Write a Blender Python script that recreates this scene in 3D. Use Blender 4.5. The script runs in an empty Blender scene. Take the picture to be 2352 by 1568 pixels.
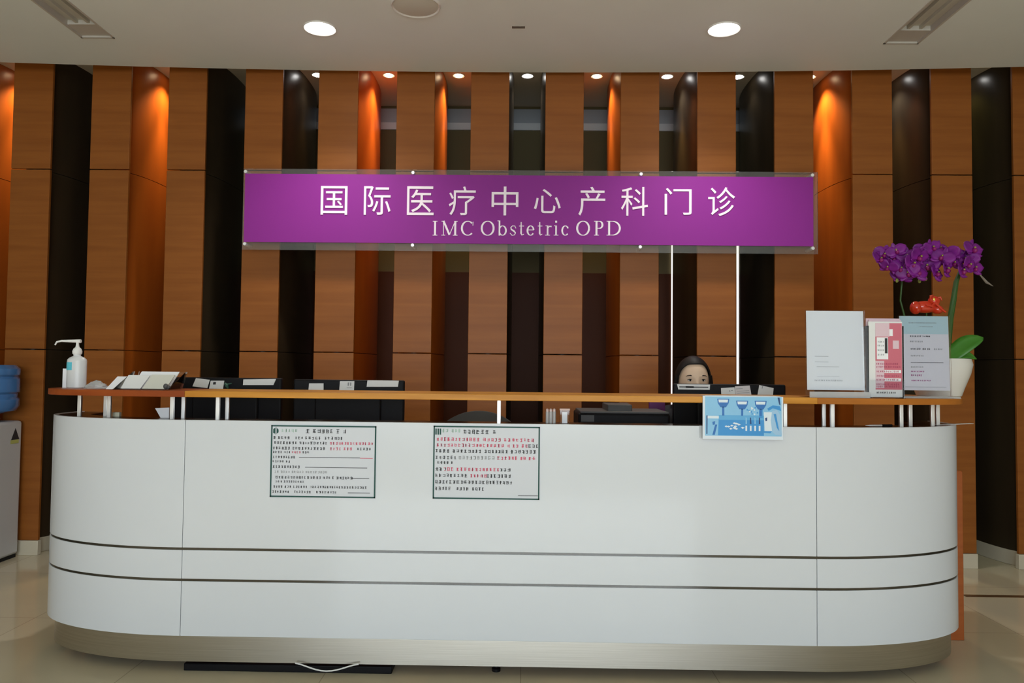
import bpy, bmesh, math, random
from mathutils import Vector, Matrix
random.seed(7)
R = math.radians
PI = math.pi
sc = bpy.context.scene
COL = sc.collection

# ------------------------------------------------------------------ camera
F = 1750.0
CAMZ = 1.25
YAW, PITCH, ROLL = 0.9, 2.1, 0.6
cd = bpy.data.cameras.new('camera')
cd.sensor_fit = 'HORIZONTAL'
cd.sensor_width = 36.0
cd.lens = F / 2352 * 36
cd.clip_start = 0.05
cam = bpy.data.objects.new('camera', cd)
COL.objects.link(cam)
M3 = Matrix.Rotation(R(YAW), 3, 'Z') @ Matrix.Rotation(R(90 + PITCH), 3, 'X') @ Matrix.Rotation(R(ROLL), 3, 'Z')
cam.matrix_world = Matrix.Translation((0, 0, CAMZ)) @ M3.to_4x4()
sc.camera = cam


def U(px, py, Y):
    d = M3 @ Vector(((px - 1176) / F, -(py - 784) / F, -1))
    return Vector((0, 0, CAMZ)) + d * (Y / d.y)


def UZ(px, py, z):
    d = M3 @ Vector(((px - 1176) / F, -(py - 784) / F, -1))
    return Vector((0, 0, CAMZ)) + d * ((z - CAMZ) / d.z)


# ------------------------------------------------------------------ light and exposure
sc.view_settings.view_transform = 'Standard'
sc.view_settings.look = 'None'
sc.view_settings.gamma = 1.0
sc.view_settings.use_curve_mapping = False
sc.view_settings.exposure = 0.0
sc.cycles.use_denoising = True
sc.cycles.max_bounces = 8
sc.cycles.transparent_max_bounces = 40
sc.cycles.sample_clamp_indirect = 4.0
w = bpy.data.worlds.new('world')
sc.world = w
w.use_nodes = True
w.node_tree.nodes['Background'].inputs[0].default_value = (0.80, 0.90, 1.0, 1)
w.node_tree.nodes['Background'].inputs[1].default_value = 1.6


def lamp(name, kind, loc, energy, color, parent=None, **kw):
    l = bpy.data.lights.new(name, kind)
    l.energy = energy
    l.color = color
    for k, v in kw.items():
        if k not in ('rot',):
            setattr(l, k, v)
    o = bpy.data.objects.new(name, l)
    COL.objects.link(o)
    o.location = loc
    if 'rot' in kw:
        o.rotation_euler = kw['rot']
    if parent:
        o.parent = parent
        o.location = Vector(loc) - ORG[parent.name]
    return o


# daylight arriving through the hall window behind the camera
lamp('window_daylight', 'AREA', (-0.1, -4.95, 1.75), 215, (0.86, 0.95, 1.0), shape='RECTANGLE', size=5.2, size_y=2.3, rot=(R(90), 0, 0))

# added rows of unseen fill spots, brightening the floor and, by bounce, the ceiling
for lx in (-3.2, -1.6, 0.0, 1.6, 3.2):
    for ly in (-1.4, 0.7):
        lamp('hall_fill_spot', 'SPOT', (lx, ly, 3.10), 190, (1.0, 0.965, 0.90), spot_size=R(72), spot_blend=0.5, shadow_soft_size=0.08)

# ------------------------------------------------------------------ helpers
ORG = {}


def mat(name, col, rough=0.5, metal=0.0, spec=0.5, emit=None, estr=0.0, coat=0.0, trans=0.0, alpha=1.0, ior=1.45):
    m = bpy.data.materials.new(name)
    m.use_nodes = True
    b = m.node_tree.nodes['Principled BSDF']
    b.inputs['Base Color'].default_value = (*col, 1)
    b.inputs['Roughness'].default_value = rough
    b.inputs['Metallic'].default_value = metal
    b.inputs['Specular IOR Level'].default_value = spec
    b.inputs['Coat Weight'].default_value = coat
    b.inputs['Transmission Weight'].default_value = trans
    b.inputs['IOR'].default_value = ior
    if emit:
        b.inputs['Emission Color'].default_value = (*emit, 1)
        b.inputs['Emission Strength'].default_value = estr
    return m


def noise_mat(name, c1, c2, scale=(1, 1, 1), nscale=4.0, detail=4.0, rough=0.5, metal=0.0, spec=0.5, coat=0.0, bump=0.0, lo=0.35, hi=0.65):
    m = mat(name, c1, rough, metal, spec, coat=coat)
    nt = m.node_tree
    b = nt.nodes['Principled BSDF']
    tc = nt.nodes.new('ShaderNodeTexCoord')
    mp = nt.nodes.new('ShaderNodeMapping')
    mp.inputs['Scale'].default_value = scale
    ns = nt.nodes.new('ShaderNodeTexNoise')
    ns.inputs['Scale'].default_value = nscale
    ns.inputs['Detail'].default_value = detail
    rp = nt.nodes.new('ShaderNodeValToRGB')
    rp.color_ramp.elements[0].position = lo
    rp.color_ramp.elements[1].position = hi
    rp.color_ramp.elements[0].color = (*c1, 1)
    rp.color_ramp.elements[1].color = (*c2, 1)
    L = nt.links.new
    L(tc.outputs['Object'], mp.inputs['Vector'])
    L(mp.outputs['Vector'], ns.inputs['Vector'])
    L(ns.outputs['Fac'], rp.inputs['Fac'])
    L(rp.outputs['Color'], b.inputs['Base Color'])
    if bump:
        bp = nt.nodes.new('ShaderNodeBump')
        bp.inputs['Strength'].default_value = bump
        bp.inputs['Distance'].default_value = 0.002
        L(ns.outputs['Fac'], bp.inputs['Height'])
        L(bp.outputs['Normal'], b.inputs['Normal'])
    return m


def clear_mat(name, tint=(1, 1, 1), refl=1.0, rough=0.03, milk=0.0):
    m = bpy.data.materials.new(name)
    m.use_nodes = True
    nt = m.node_tree
    nt.nodes.clear()
    out = nt.nodes.new('ShaderNodeOutputMaterial')
    tr = nt.nodes.new('ShaderNodeBsdfTransparent')
    tr.inputs[0].default_value = (*tint, 1)
    gl = nt.nodes.new('ShaderNodeBsdfGlossy')
    gl.inputs['Roughness'].default_value = rough
    fr = nt.nodes.new('ShaderNodeFresnel')
    fr.inputs['IOR'].default_value = 1.45
    mx = nt.nodes.new('ShaderNodeMixShader')
    L = nt.links.new
    L(fr.outputs[0], mx.inputs[0])
    L(tr.outputs[0], mx.inputs[1])
    L(gl.outputs[0], mx.inputs[2])
    last = mx.outputs[0]
    if milk > 0:
        df = nt.nodes.new('ShaderNodeBsdfDiffuse')
        df.inputs[0].default_value = (0.85, 0.87, 0.88, 1)
        m2 = nt.nodes.new('ShaderNodeMixShader')
        m2.inputs[0].default_value = milk
        L(last, m2.inputs[1])
        L(df.outputs[0], m2.inputs[2])
        last = m2.outputs[0]
    L(last, out.inputs[0])
    return m


class MB:
    def __init__(s):
        s.v = []
        s.f = []
        s.m = []

    def add(s, vs, fs, m=0):
        o = len(s.v)
        s.v += [Vector(v) for v in vs]
        for f in fs:
            s.f.append([i + o for i in f])
            s.m.append(m)
        return s

    def box(s, x0, x1, y0, y1, z0, z1, m=0):
        vs = [(x, y, z) for x in (x0, x1) for y in (y0, y1) for z in (z0, z1)]
        return s.add(vs, [(0, 1, 3, 2), (4, 6, 7, 5), (0, 4, 5, 1), (2, 3, 7, 6), (0, 2, 6, 4), (1, 5, 7, 3)], m)

    def prism(s, pts, z0, z1, m=0):
        n = len(pts)
        vs = [(p[0], p[1], z0) for p in pts] + [(p[0], p[1], z1) for p in pts]
        fs = [(i, (i + 1) % n, n + (i + 1) % n, n + i) for i in range(n)]
        return s.add(vs, fs + [tuple(range(n - 1, -1, -1)), tuple(range(n, 2 * n))], m)

    def strip(s, outer, inner, z0, z1, m=0):
        n = len(outer)
        vs = [(p[0], p[1], z) for z in (z0, z1) for p in outer] + [(p[0], p[1], z) for z in (z0, z1) for p in inner]
        fs = []
        for i in range(n - 1):
            a, b, c, d = i, n + i, 2 * n + i, 3 * n + i
            fs += [(a, a + 1, b + 1, b), (c, d, d + 1, c + 1), (b, b + 1, d + 1, d), (a, c, c + 1, a + 1)]
        for i in (0, n - 1):
            fs.append((i, n + i, 3 * n + i, 2 * n + i))
        return s.add(vs, fs, m)

    def lathe(s, prof, c=(0, 0, 0), n=28, m=0, sx=1.0, sy=1.0):
        vs = []
        for r, z in prof:
            for k in range(n):
                a = 2 * PI * k / n
                vs.append((c[0] + r * sx * math.cos(a), c[1] + r * sy * math.sin(a), c[2] + z))
        fs = []
        for j in range(len(prof) - 1):
            for k in range(n):
                fs.append((j * n + k, j * n + (k + 1) % n, (j + 1) * n + (k + 1) % n, (j + 1) * n + k))
        fs.append(tuple(range(n - 1, -1, -1)))
        q = (len(prof) - 1) * n
        fs.append(tuple(range(q, q + n)))
        return s.add(vs, fs, m)

    def tube(s, pts, r, n=10, m=0):
        pts = [Vector(p) for p in pts]
        rs = r if isinstance(r, (list, tuple)) else [r] * len(pts)
        vs = []
        up = Vector((0.13, 0.31, 0.94))
        for i, p in enumerate(pts):
            t = (pts[min(i + 1, len(pts) - 1)] - pts[max(i - 1, 0)]).normalized()
            a = t.cross(up)
            if a.length < 0.05:
                a = t.cross(Vector((1, 0, 0)))
            a.normalize()
            b = t.cross(a)
            for k in range(n):
                g = 2 * PI * k / n
                vs.append(p + (a * math.cos(g) + b * math.sin(g)) * rs[i])
        fs = []
        for j in range(len(pts) - 1):
            for k in range(n):
                fs.append((j * n + k, j * n + (k + 1) % n, (j + 1) * n + (k + 1) % n, (j + 1) * n + k))
        fs.append(tuple(range(n - 1, -1, -1)))
        q = (len(pts) - 1) * n
        fs.append(tuple(range(q, q + n)))
        return s.add(vs, fs, m)

    def ball(s, c, rx, ry, rz, m=0, nu=20, nv=12):
        vs = []
        for j in range(1, nv):
            t = PI * j / nv
            for k in range(nu):
                a = 2 * PI * k / nu
                vs.append((c[0] + rx * math.sin(t) * math.cos(a), c[1] + ry * math.sin(t) * math.sin(a), c[2] + rz * math.cos(t)))
        vs += [(c[0], c[1], c[2] + rz), (c[0], c[1], c[2] - rz)]
        T, B = len(vs) - 2, len(vs) - 1
        fs = []
        for j in range(nv - 2):
            for k in range(nu):
                fs.append((j * nu + k, j * nu + (k + 1) % nu, (j + 1) * nu + (k + 1) % nu, (j + 1) * nu + k))
        for k in range(nu):
            fs.append((T, (k + 1) % nu, k))
            q = (nv - 2) * nu
            fs.append((B, q + k, q + (k + 1) % nu))
        return s.add(vs, fs, m)

    def plate(s, x0, x1, z0, z1, y, m=0):
        """printed flat patch facing -Y"""
        return s.add([(x0, y, z0), (x1, y, z0), (x1, y, z1), (x0, y, z1)], [(0, 1, 2, 3)], m)

    def poly(s, pts, y, m=0):
        return s.add([(p[0], y, p[1]) for p in pts], [tuple(range(len(pts)))], m)

    def slab(s, quad, n, t, m=0):
        """quad: 4 world points, thickened by t along n"""
        n = Vector(n).normalized() * t
        q = [Vector(p) for p in quad]
        return s.add(q + [p + n for p in q], [(0, 1, 2, 3), (7, 6, 5, 4), (0, 4, 5, 1), (1, 5, 6, 2), (2, 6, 7, 3), (3, 7, 4, 0)], m)

    def pen(s, pts, y, m=0):
        """calligraphic stroke in the XZ plane; pts (x, z, width)"""
        P = [Vector((p[0], p[1])) for p in pts]
        vs = []
        for i, p in enumerate(P):
            t = P[min(i + 1, len(P) - 1)] - P[max(i - 1, 0)]
            t.normalize()
            nn = Vector((-t.y, t.x)) * pts[i][2] / 2
            vs += [(p.x + nn.x, y, p.y + nn.y), (p.x - nn.x, y, p.y - nn.y)]
        return s.add(vs, [(2 * i, 2 * i + 1, 2 * i + 3, 2 * i + 2) for i in range(len(P) - 1)], m)

    def build(s, name, mats, parent=None, bevel=0.0, sub=0, sol=0.0, angle=35, seg=2, closed=True):
        me = bpy.data.meshes.new(name)
        if parent is not None:
            org = ORG[parent.name]
        else:
            xs = [v.x for v in s.v]
            ys = [v.y for v in s.v]
            org = Vector(((min(xs) + max(xs)) / 2, (min(ys) + max(ys)) / 2, min(v.z for v in s.v)))
        me.from_pydata([tuple(v - org) for v in s.v], [], s.f)
        mats = mats if isinstance(mats, (list, tuple)) else [mats]
        for q in mats:
            me.materials.append(q)
        for i, p in enumerate(me.polygons):
            p.material_index = s.m[i]
            p.use_smooth = True
        if closed:
            bm = bmesh.new()
            bm.from_mesh(me)
            bmesh.ops.recalc_face_normals(bm, faces=bm.faces)
            bm.to_mesh(me)
            bm.free()
        me.set_sharp_from_angle(angle=R(angle))
        o = bpy.data.objects.new(name, me)
        COL.objects.link(o)
        if parent is not None:
            o.parent = parent
        else:
            o.location = org
        ORG[o.name] = org
        if sol:
            q = o.modifiers.new('thickness', 'SOLIDIFY')
            q.thickness = sol
            q.offset = 0
        if bevel:
            q = o.modifiers.new('bevel', 'BEVEL')
            q.width = bevel
            q.segments = seg
            q.limit_method = 'ANGLE'
            q.angle_limit = R(40)
            q.harden_normals = False
        if sub:
            q = o.modifiers.new('subdivision', 'SUBSURF')
            q.levels = q.render_levels = sub
        return o


def thing(name, label, cat, loc=(0, 0, 0), group=None):
    o = bpy.data.objects.new(name, None)
    o.empty_display_size = 0.1
    COL.objects.link(o)
    o.location = loc
    ORG[o.name] = Vector(loc)
    return tag(o, label, cat, group)


def tag(o, label, cat, group=None):
    o['label'] = label
    o['category'] = cat
    if group:
        o['group'] = group
    return o


def struct(o):
    o['kind'] = 'structure'
    return o


def text_geo(ch, size):
    cu = bpy.data.curves.new('glyph', 'FONT')
    cu.body = ch
    cu.size = size
    cu.extrude = 0.002
    o = bpy.data.objects.new('glyph', cu)
    COL.objects.link(o)
    dg = bpy.context.evaluated_depsgraph_get()
    dg.update()
    me = o.evaluated_get(dg).to_mesh()
    vs = [v.co.copy() for v in me.vertices]
    fs = [tuple(p.vertices) for p in me.polygons]
    o.evaluated_get(dg).to_mesh_clear()
    bpy.data.objects.remove(o)
    bpy.data.curves.remove(cu)
    return vs, fs


# ------------------------------------------------------------------ materials
m_ceil = noise_mat('ceiling_paint', (0.77, 0.82, 0.80), (0.79, 0.84, 0.82), nscale=2.0, rough=0.8)
m_panel = noise_mat('tan_wood_panel', (0.262, 0.082, 0.014), (0.315, 0.104, 0.019), scale=(0.6, 0.6, 9.0), nscale=3.0, detail=5, rough=0.42, spec=0.3)
m_red = noise_mat('red_wood_column', (0.36, 0.082, 0.009), (0.42, 0.100, 0.011), scale=(3, 3, 0.4), nscale=3.0, rough=0.33)
m_dark = noise_mat('dark_wood_column', (0.035, 0.024, 0.013), (0.045, 0.03, 0.016), scale=(3, 3, 0.4), nscale=3.0, rough=0.3)
m_base = mat('cream_skirting', (0.62, 0.56, 0.44), 0.35)
m_backw = mat('olive_back_wall', (0.165, 0.130, 0.062), 0.6, spec=0.2)
m_backl = mat('red_brown_back_board', (0.090, 0.026, 0.009), 0.5, spec=0.2)
m_cav = mat('niche_ceiling_paint', (0.72, 0.62, 0.48), 0.7)
m_band1 = mat('grey_blue_band', (0.40, 0.43, 0.47), 0.5)
m_band2 = mat('light_blue_band', (0.74, 0.76, 0.78), 0.5)
m_hall = mat('hall_wall_paint', (0.42, 0.36, 0.28), 0.7)
m_white = mat('white_lacquer', (0.69, 0.725, 0.785), 0.22, coat=0.3)
m_steel = noise_mat('brushed_steel', (0.46, 0.44, 0.40), (0.54, 0.52, 0.48), scale=(0.3, 0.3, 60), nscale=8, rough=0.30, metal=1.0)
m_groove = mat('polished_strip', (0.10, 0.10, 0.10), 0.12, metal=1.0)
m_chrome = mat('satin_chrome', (0.95, 0.955, 0.96), 0.42, metal=0.85)
m_shelf = noise_mat('orange_wood_shelf', (0.50, 0.205, 0.022), (0.66, 0.30, 0.045), scale=(0.5, 6, 6), nscale=4, rough=0.4, spec=0.3)
m_shelfl = noise_mat('red_wood_shelf_end', (0.26, 0.052, 0.010), (0.32, 0.070, 0.013), scale=(0.5, 6, 6), nscale=4, rough=0.4, spec=0.3)
m_shelfr = noise_mat('brown_wood_shelf_end', (0.38, 0.125, 0.016), (0.44, 0.15, 0.022), scale=(0.5, 6, 6), nscale=4, rough=0.4, spec=0.3)
m_ped = noise_mat('red_wood_pedestal', (0.34, 0.085, 0.018), (0.40, 0.105, 0.024), scale=(2, 2, 9), nscale=3, rough=0.4)
m_ledge = mat('dark_ledge', (0.035, 0.02, 0.014), 0.25)
m_black = mat('black_plastic', (0.006, 0.006, 0.008), 0.5, spec=0.2)
m_blackg = mat('black_gloss', (0.006, 0.006, 0.009), 0.15)
m_dgrey = mat('dark_grey_plastic', (0.07, 0.072, 0.075), 0.5)
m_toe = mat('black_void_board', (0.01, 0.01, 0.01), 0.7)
m_paper = mat('white_paper', (0.78, 0.79, 0.80), 0.6)
m_paper2 = mat('cool_paper', (0.88, 0.89, 0.94), 0.5)
m_ink = mat('black_ink', (0.03, 0.03, 0.035), 0.6)
m_gink = mat('grey_ink', (0.30, 0.31, 0.33), 0.6)
m_rink = mat('red_ink', (0.62, 0.07, 0.14), 0.6)
m_grn = mat('green_ink', (0.012, 0.075, 0.065), 0.6)
m_lgrn = mat('pale_green_ink', (0.40, 0.56, 0.50), 0.6)
m_purple = mat('purple_vinyl', (0.27, 0.024, 0.29), 0.55, spec=0.3)
m_letter = mat('sign_lettering', (0.98, 0.88, 0.98), 0.4)
m_clear = clear_mat('clear_acrylic', (0.985, 0.99, 0.99))
m_milky = clear_mat('frosted_acrylic', (0.9, 0.92, 0.94), rough=0.1, milk=0.45)
m_lamp = mat('lamp_glow', (1, 1, 1), emit=(1.0, 0.98, 0.95), estr=14)
m_wlamp = mat('warm_lamp_glow', (1, 1, 1), emit=(1.0, 0.72, 0.42), estr=12)
m_ring = mat('white_metal_ring', (0.75, 0.73, 0.70), 0.4)

# ------------------------------------------------------------------ setting
WALLY = 5.0
NICHE = 6.05
ZC = U(1176, 166, 4.93).z
ZN = 3.36
XL, XR, YB = -6.0, 6.0, -5.0

# floor with polished tile joints
m_floor = bpy.data.materials.new('polished_floor_tile')
m_floor.use_nodes = True
nt = m_floor.node_tree
b = nt.nodes['Principled BSDF']
b.inputs['Roughness'].default_value = 0.10
tc = nt.nodes.new('ShaderNodeTexCoord')
br = nt.nodes.new('ShaderNodeTexBrick')
br.offset = 0
br.inputs['Scale'].default_value = 1.0
br.inputs['Brick Width'].default_value = 0.8
br.inputs['Row Height'].default_value = 0.8
br.inputs['Mortar Size'].default_value = 0.002
br.inputs['Color1'].default_value = (0.62, 0.55, 0.40, 1)
br.inputs['Color2'].default_value = (0.66, 0.58, 0.43, 1)
br.inputs['Mortar'].default_value = (0.42, 0.36, 0.26, 1)
ns = nt.nodes.new('ShaderNodeTexNoise')
ns.inputs['Scale'].default_value = 2.2
ns.inputs['Detail'].default_value = 6
mx = nt.nodes.new('ShaderNodeMixRGB')
mx.blend_type = 'MULTIPLY'
mx.inputs[0].default_value = 0.12
nt.links.new(tc.outputs['Object'], br.inputs['Vector'])
nt.links.new(tc.outputs['Object'], ns.inputs['Vector'])
nt.links.new(br.outputs['Color'], mx.inputs[1])
nt.links.new(ns.outputs['Fac'], mx.inputs[2])
nt.links.new(mx.outputs[0], b.inputs['Base Color'])
struct(MB().box(XL, XR, YB, NICHE + 0.1, -0.1, 0).build('floor', m_floor))

# main ceiling: its rear edge is a shallow arc in front of the pilasters; two long slots cut through
xs = [XL + (XR - XL) * i / 40 for i in range(41)]
edge = lambda x: 4.93 - 0.012 * (x + 0.1) ** 2
# air-slot corners on the ceiling plane (inner edge, outer edge)
sr0, sr1 = UZ(2025, 103, ZC), UZ(2112, 98, ZC)
sl0, sl1 = UZ(265, 88, ZC), UZ(186, 86, ZC)
SLR = (sr0.x, sr1.x, (sr0.y + sr1.y) / 2)
SLL = (sl1.x, sl0.x, (sl0.y + sl1.y) / 2)
SFRONT = 1.2
cm = MB()
cuts = sorted(set(xs + [SLR[0], SLR[1], SLL[0], SLL[1]]))
for a, c in zip(cuts[:-1], cuts[1:]):
    mid = (a + c) / 2
    segs = None
    for sx0, sx1, sy in (SLR, SLL):
        if sx0 < mid < sx1:
            segs = [(YB, SFRONT), (sy, None)]
    for y0, y1 in (segs or [(YB, None)]):
        ya, yc = (edge(a), edge(c)) if y1 is None else (y1, y1)
        cm.add([(a, y0, ZC), (c, y0, ZC), (c, yc, ZC), (a, ya, ZC), (a, y0, ZC + 0.3), (c, y0, ZC + 0.3), (c, yc, ZC + 0.3), (a, ya, ZC + 0.3)],
               [(0, 1, 2, 3), (7, 6, 5, 4), (0, 4, 5, 1), (1, 5, 6, 2), (2, 6, 7, 3), (3, 7, 4, 0)])
struct(cm.build('ceiling', m_ceil))
struct(MB().box(XL, XR, 4.5, NICHE + 0.1, ZN, ZN + 0.08).box(XL, XR, 4.5, 4.56, ZC + 0.02, ZN).build('trim_1', m_cav))
# rear wall of the niche with its two-tone band, side walls, hall wall behind the camera
struct(MB().box(XL, XR, NICHE, NICHE + 0.1, 0, ZN).build('wall_back', m_backw))
zb0, zb1, zb2 = U(1215, 300, NICHE).z, U(1215, 284, NICHE).z, U(1215, 252, NICHE).z
struct(MB().box(XL, XR, NICHE - 0.012, NICHE, zb1, zb2).build('trim_2', m_band1))
struct(MB().box(XL, XR, NICHE - 0.016, NICHE, zb0, zb1).build('trim_3', m_band2))
struct(MB().box(XL, XR, NICHE - 0.01, NICHE, 0, 2.02).build('trim_5', m_backl))
struct(MB().box(XL - 0.1, XL, YB, NICHE, 0, ZN).build('wall_left', m_hall))
struct(MB().box(XR, XR + 0.1, YB, NICHE, 0, ZN).build('wall_right', m_hall))
wf = MB()
wf.box(XL, -2.8, YB - 0.15, YB, 0, ZC).box(2.6, XR, YB - 0.15, YB, 0, ZC)
wf.box(-2.8, 2.6, YB - 0.15, YB, 0, 0.55).box(-2.8, 2.6, YB - 0.15, YB, 2.95, ZC)
struct(wf.build('wall_front', m_hall))
wn = MB()
for x in (-2.8, -1.0, 0.8, 2.54):
    wn.box(x, x + 0.06, YB - 0.13, YB - 0.06, 0.55, 2.95)
for z in (0.55, 2.89):
    wn.box(-2.8, 2.6, YB - 0.13, YB - 0.06, z, z + 0.06)
wno = struct(wn.build('window_1', m_ring))
MB().box(-2.78, 2.58, YB - 0.10, YB - 0.095, 0.57, 2.93).build('pane', m_clear, wno)
# dark inlay strip in the floor to the right of the desk
fs0 = UZ(2215, 1368, 0.0)
struct(MB().box(fs0.x, XR, fs0.y - 0.02, fs0.y + 0.02, 0.0, 0.002).build('trim_4', mat('dark_inlay', (0.10, 0.05, 0.02), 0.3)))

# ------------------------------------------------------------------ pilasters
TOPX = [(-150, -58), (30, 120), (210, 302), (387, 475), (565, 650), (734, 824), (912, 1000), (1083, 1172), (1254, 1342), (1427, 1515), (1604, 1691), (1781, 1870), (1960, 2052), (2142, 2235), (2329, 2424)]
BOTX = [(-170, -78), (13, 103), (195, 283), (373, 460), (549, 637), (719, 811), (902, 989), (1074, 1162), (1247, 1336), (1422, 1512), (1599, 1690), (1778, 1868), (1958, 2050), (2141, 2234), (2330, 2425)]
KIND = 'rdrdd rrddr ddrdd'.replace(' ', '')
ORD = ['first', 'second', 'third', 'fourth', 'fifth', 'sixth', 'seventh', 'eighth', 'ninth', 'tenth', 'eleventh', 'twelfth', 'thirteenth', 'fourteenth', 'fifteenth']
SE1 = U(1176, 395, WALLY).z
SE2 = U(1176, 813, WALLY).z
PX = []
for i, ((a, c), (a2, c2)) in enumerate(zip(TOPX, BOTX)):
    x0 = U((a + a2) / 2, 500, WALLY).x
    x1 = U((c + c2) / 2, 500, WALLY).x
    PX.append((x0, x1))
    xc = (x0 + x1) / 2
    red = KIND[i] == 'r'
    lab = 'tan wood wall pilaster backed by a %s rounded column, %s from left' % ('reddish' if red else 'near-black', ORD[i])
    t = thing('wall_pilaster', lab, 'pilaster', (xc, WALLY + 0.4, 0), 'wood pilasters along the back wall')
    col = []
    av, bv = (x1 - x0) / 2 + 0.022, 0.49
    for k in range(48):
        g = 2 * PI * k / 48
        cx, sx_ = math.cos(g), math.sin(g)
        e = 2 / 2.3
        px_ = xc + av * math.copysign(abs(cx) ** e, cx)
        py_ = WALLY + 0.515 + bv * math.copysign(abs(sx_) ** e, sx_)
        col.append((px_, max(py_, WALLY + 0.02)))
    for z0, z1 in ((0.09, SE2 - 0.002), (SE2 + 0.002, SE1 - 0.002), (SE1 + 0.002, ZN)):
        MB().prism(col, z0, z1).build('column_section', m_red if red else m_dark, t)
    off = [(xc + (p[0] - xc) * 1.05, p[1]) for p in col]
    MB().prism(off, 0.0, 0.095).box(x0 - 0.004, x1 + 0.004, WALLY - 0.008, WALLY + 0.03, 0, 0.095).build('skirting', m_base, t, bevel=0.003)
    g = 0.0035
    for z0, z1, nm in ((0.097, SE2 - g, 'front_panel'), (SE2 + g, SE1 - g, 'front_panel'), (SE1 + g, ZN, 'front_panel')):
        MB().box(x0, x1, WALLY, WALLY + 0.02, z0, z1).build(nm, m_panel, t, bevel=0.002)

# ------------------------------------------------------------------ niche downlights
GL = {  # gap index after pilaster i : (kind, watts)
    0: ('w', 22), 1: ('n', 0), 2: ('w', 22), 3: ('n', 0), 4: ('c', 2), 5: ('w', 22), 6: ('w', 22), 7: ('c', 4), 8: ('w', 20), 9: ('c', 8), 10: ('c', 2), 11: ('w', 30), 12: ('c', 7), 13: ('y', 2)}
for i, (k, p) in GL.items():
    if k == 'n':
        continue
    gx = (PX[i][1] + PX[i + 1][0]) / 2
    cw = {'w': 'warm', 'c': 'white', 'y': 'dim yellow'}[k]
    colr = {'w': (1.0, 0.70, 0.36), 'c': (0.9, 0.95, 1.0), 'y': (0.85, 0.9, 0.3)}[k]
    t = thing('niche_downlight', '%s recessed downlight in the gap right of the %s pilaster' % (cw, ORD[i]), 'downlight', (gx, 5.40, ZN), 'downlights in the wall niche')
    MB().lathe([(0.030, -0.001), (0.042, -0.006), (0.045, 0.0)], (gx, 5.40, ZN), 24).build('trim_ring', m_ring, t)
    MB().lathe([(0.001, -0.012), (0.026, -0.010), (0.030, -0.004), (0.030, 0.0)], (gx, 5.40, ZN), 20).build('lens', m_wlamp if k == 'w' else m_lamp, t)
    lamp('downlight_beam', 'SPOT', (gx, 5.40, ZN - 0.03), p * 1.2, colr, t, spot_size=R(110), spot_blend=0.8, shadow_soft_size=0.03)
    core = {4: 14, 9: 75, 12: 45}.get(i, p * 4)
    ccol = (1.0, 0.74, 0.30) if i in (4, 9, 12) else colr
    lamp('downlight_core', 'SPOT', (gx, 5.40, ZN - 0.03), core, ccol, t, spot_size=R(44), spot_blend=1.0, shadow_soft_size=0.03)

# lit slits beside the tenth and eleventh pilasters (doors to a bright room behind)
m_slit = mat('bright_slit', (1, 1, 1), emit=(1.0, 0.97, 0.92), estr=1.3)
for px_, wd, ytop, lab in ((1543, 0.009, 430, 'thin lit vertical slit in the gap left of the eleventh pilaster'), (1694, 0.016, 420, 'bright vertical slit along the right edge of the eleventh pilaster')):
    q = U(px_, 700, NICHE - 0.012)
    zt = U(px_, ytop, NICHE - 0.012).z
    tag(MB().box(q.x - wd / 2, q.x + wd / 2, NICHE - 0.018, NICHE - 0.012, 0.1, zt).build('light_slit', m_slit), lab, 'light strip', 'lit slits in the niche')

# ------------------------------------------------------------------ ceiling fixtures
for px_, py_, lab in ((735, 64, 'bright round ceiling downlight above the left half of the purple sign'), (1663, 66, 'bright round ceiling downlight above the right half of the purple sign')):
    q = UZ(px_, py_, ZC)
    t = thing('ceiling_downlight', lab, 'downlight', (q.x, q.y, ZC), 'round ceiling downlights')
    MB().lathe([(0.078, -0.002), (0.090, -0.008), (0.094, 0.0)], (q.x, q.y, ZC), 32).build('trim_ring', m_ring, t)
    MB().lathe([(0.001, -0.016), (0.060, -0.014), (0.078, -0.004), (0.078, 0.0)], (q.x, q.y, ZC), 32).build('lens', m_lamp, t)
    lamp('ceiling_beam', 'SPOT', (q.x, q.y, ZC - 0.05), 60, (1.0, 0.96, 0.9), t, spot_size=R(130), spot_blend=0.9, shadow_soft_size=0.07)
q = UZ(955, 12, ZC)
t = thing('ceiling_speaker', 'pale round ceiling speaker cut by the top of the photo', 'speaker', (q.x, q.y, ZC))
MB().lathe([(0.12, -0.004), (0.128, -0.010), (0.135, 0.0)], (q.x, q.y, ZC), 36).build('rim', m_ring, t)
MB().lathe([(0.01, -0.012), (0.09, -0.010), (0.12, -0.005), (0.12, 0)], (q.x, q.y, ZC), 36).build('grille', mat('speaker_mesh', (0.62, 0.61, 0.54), 0.7), t)
q = UZ(1191, 62, ZC)
tag(MB().box(q.x - 0.037, q.x + 0.037, q.y - 0.012, q.y + 0.012, ZC - 0.003, ZC + 0.001).build('ceiling_slot_plate', mat('slot_grey', (0.16, 0.14, 0.12), 0.6)), 'small dark rectangular plate in the ceiling above the sign middle', 'ceiling plate')
m_vent = mat('vent_grey', (0.50, 0.48, 0.41), 0.6)
m_vent2 = mat('vent_pale', (0.52, 0.49, 0.44), 0.6)
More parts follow.
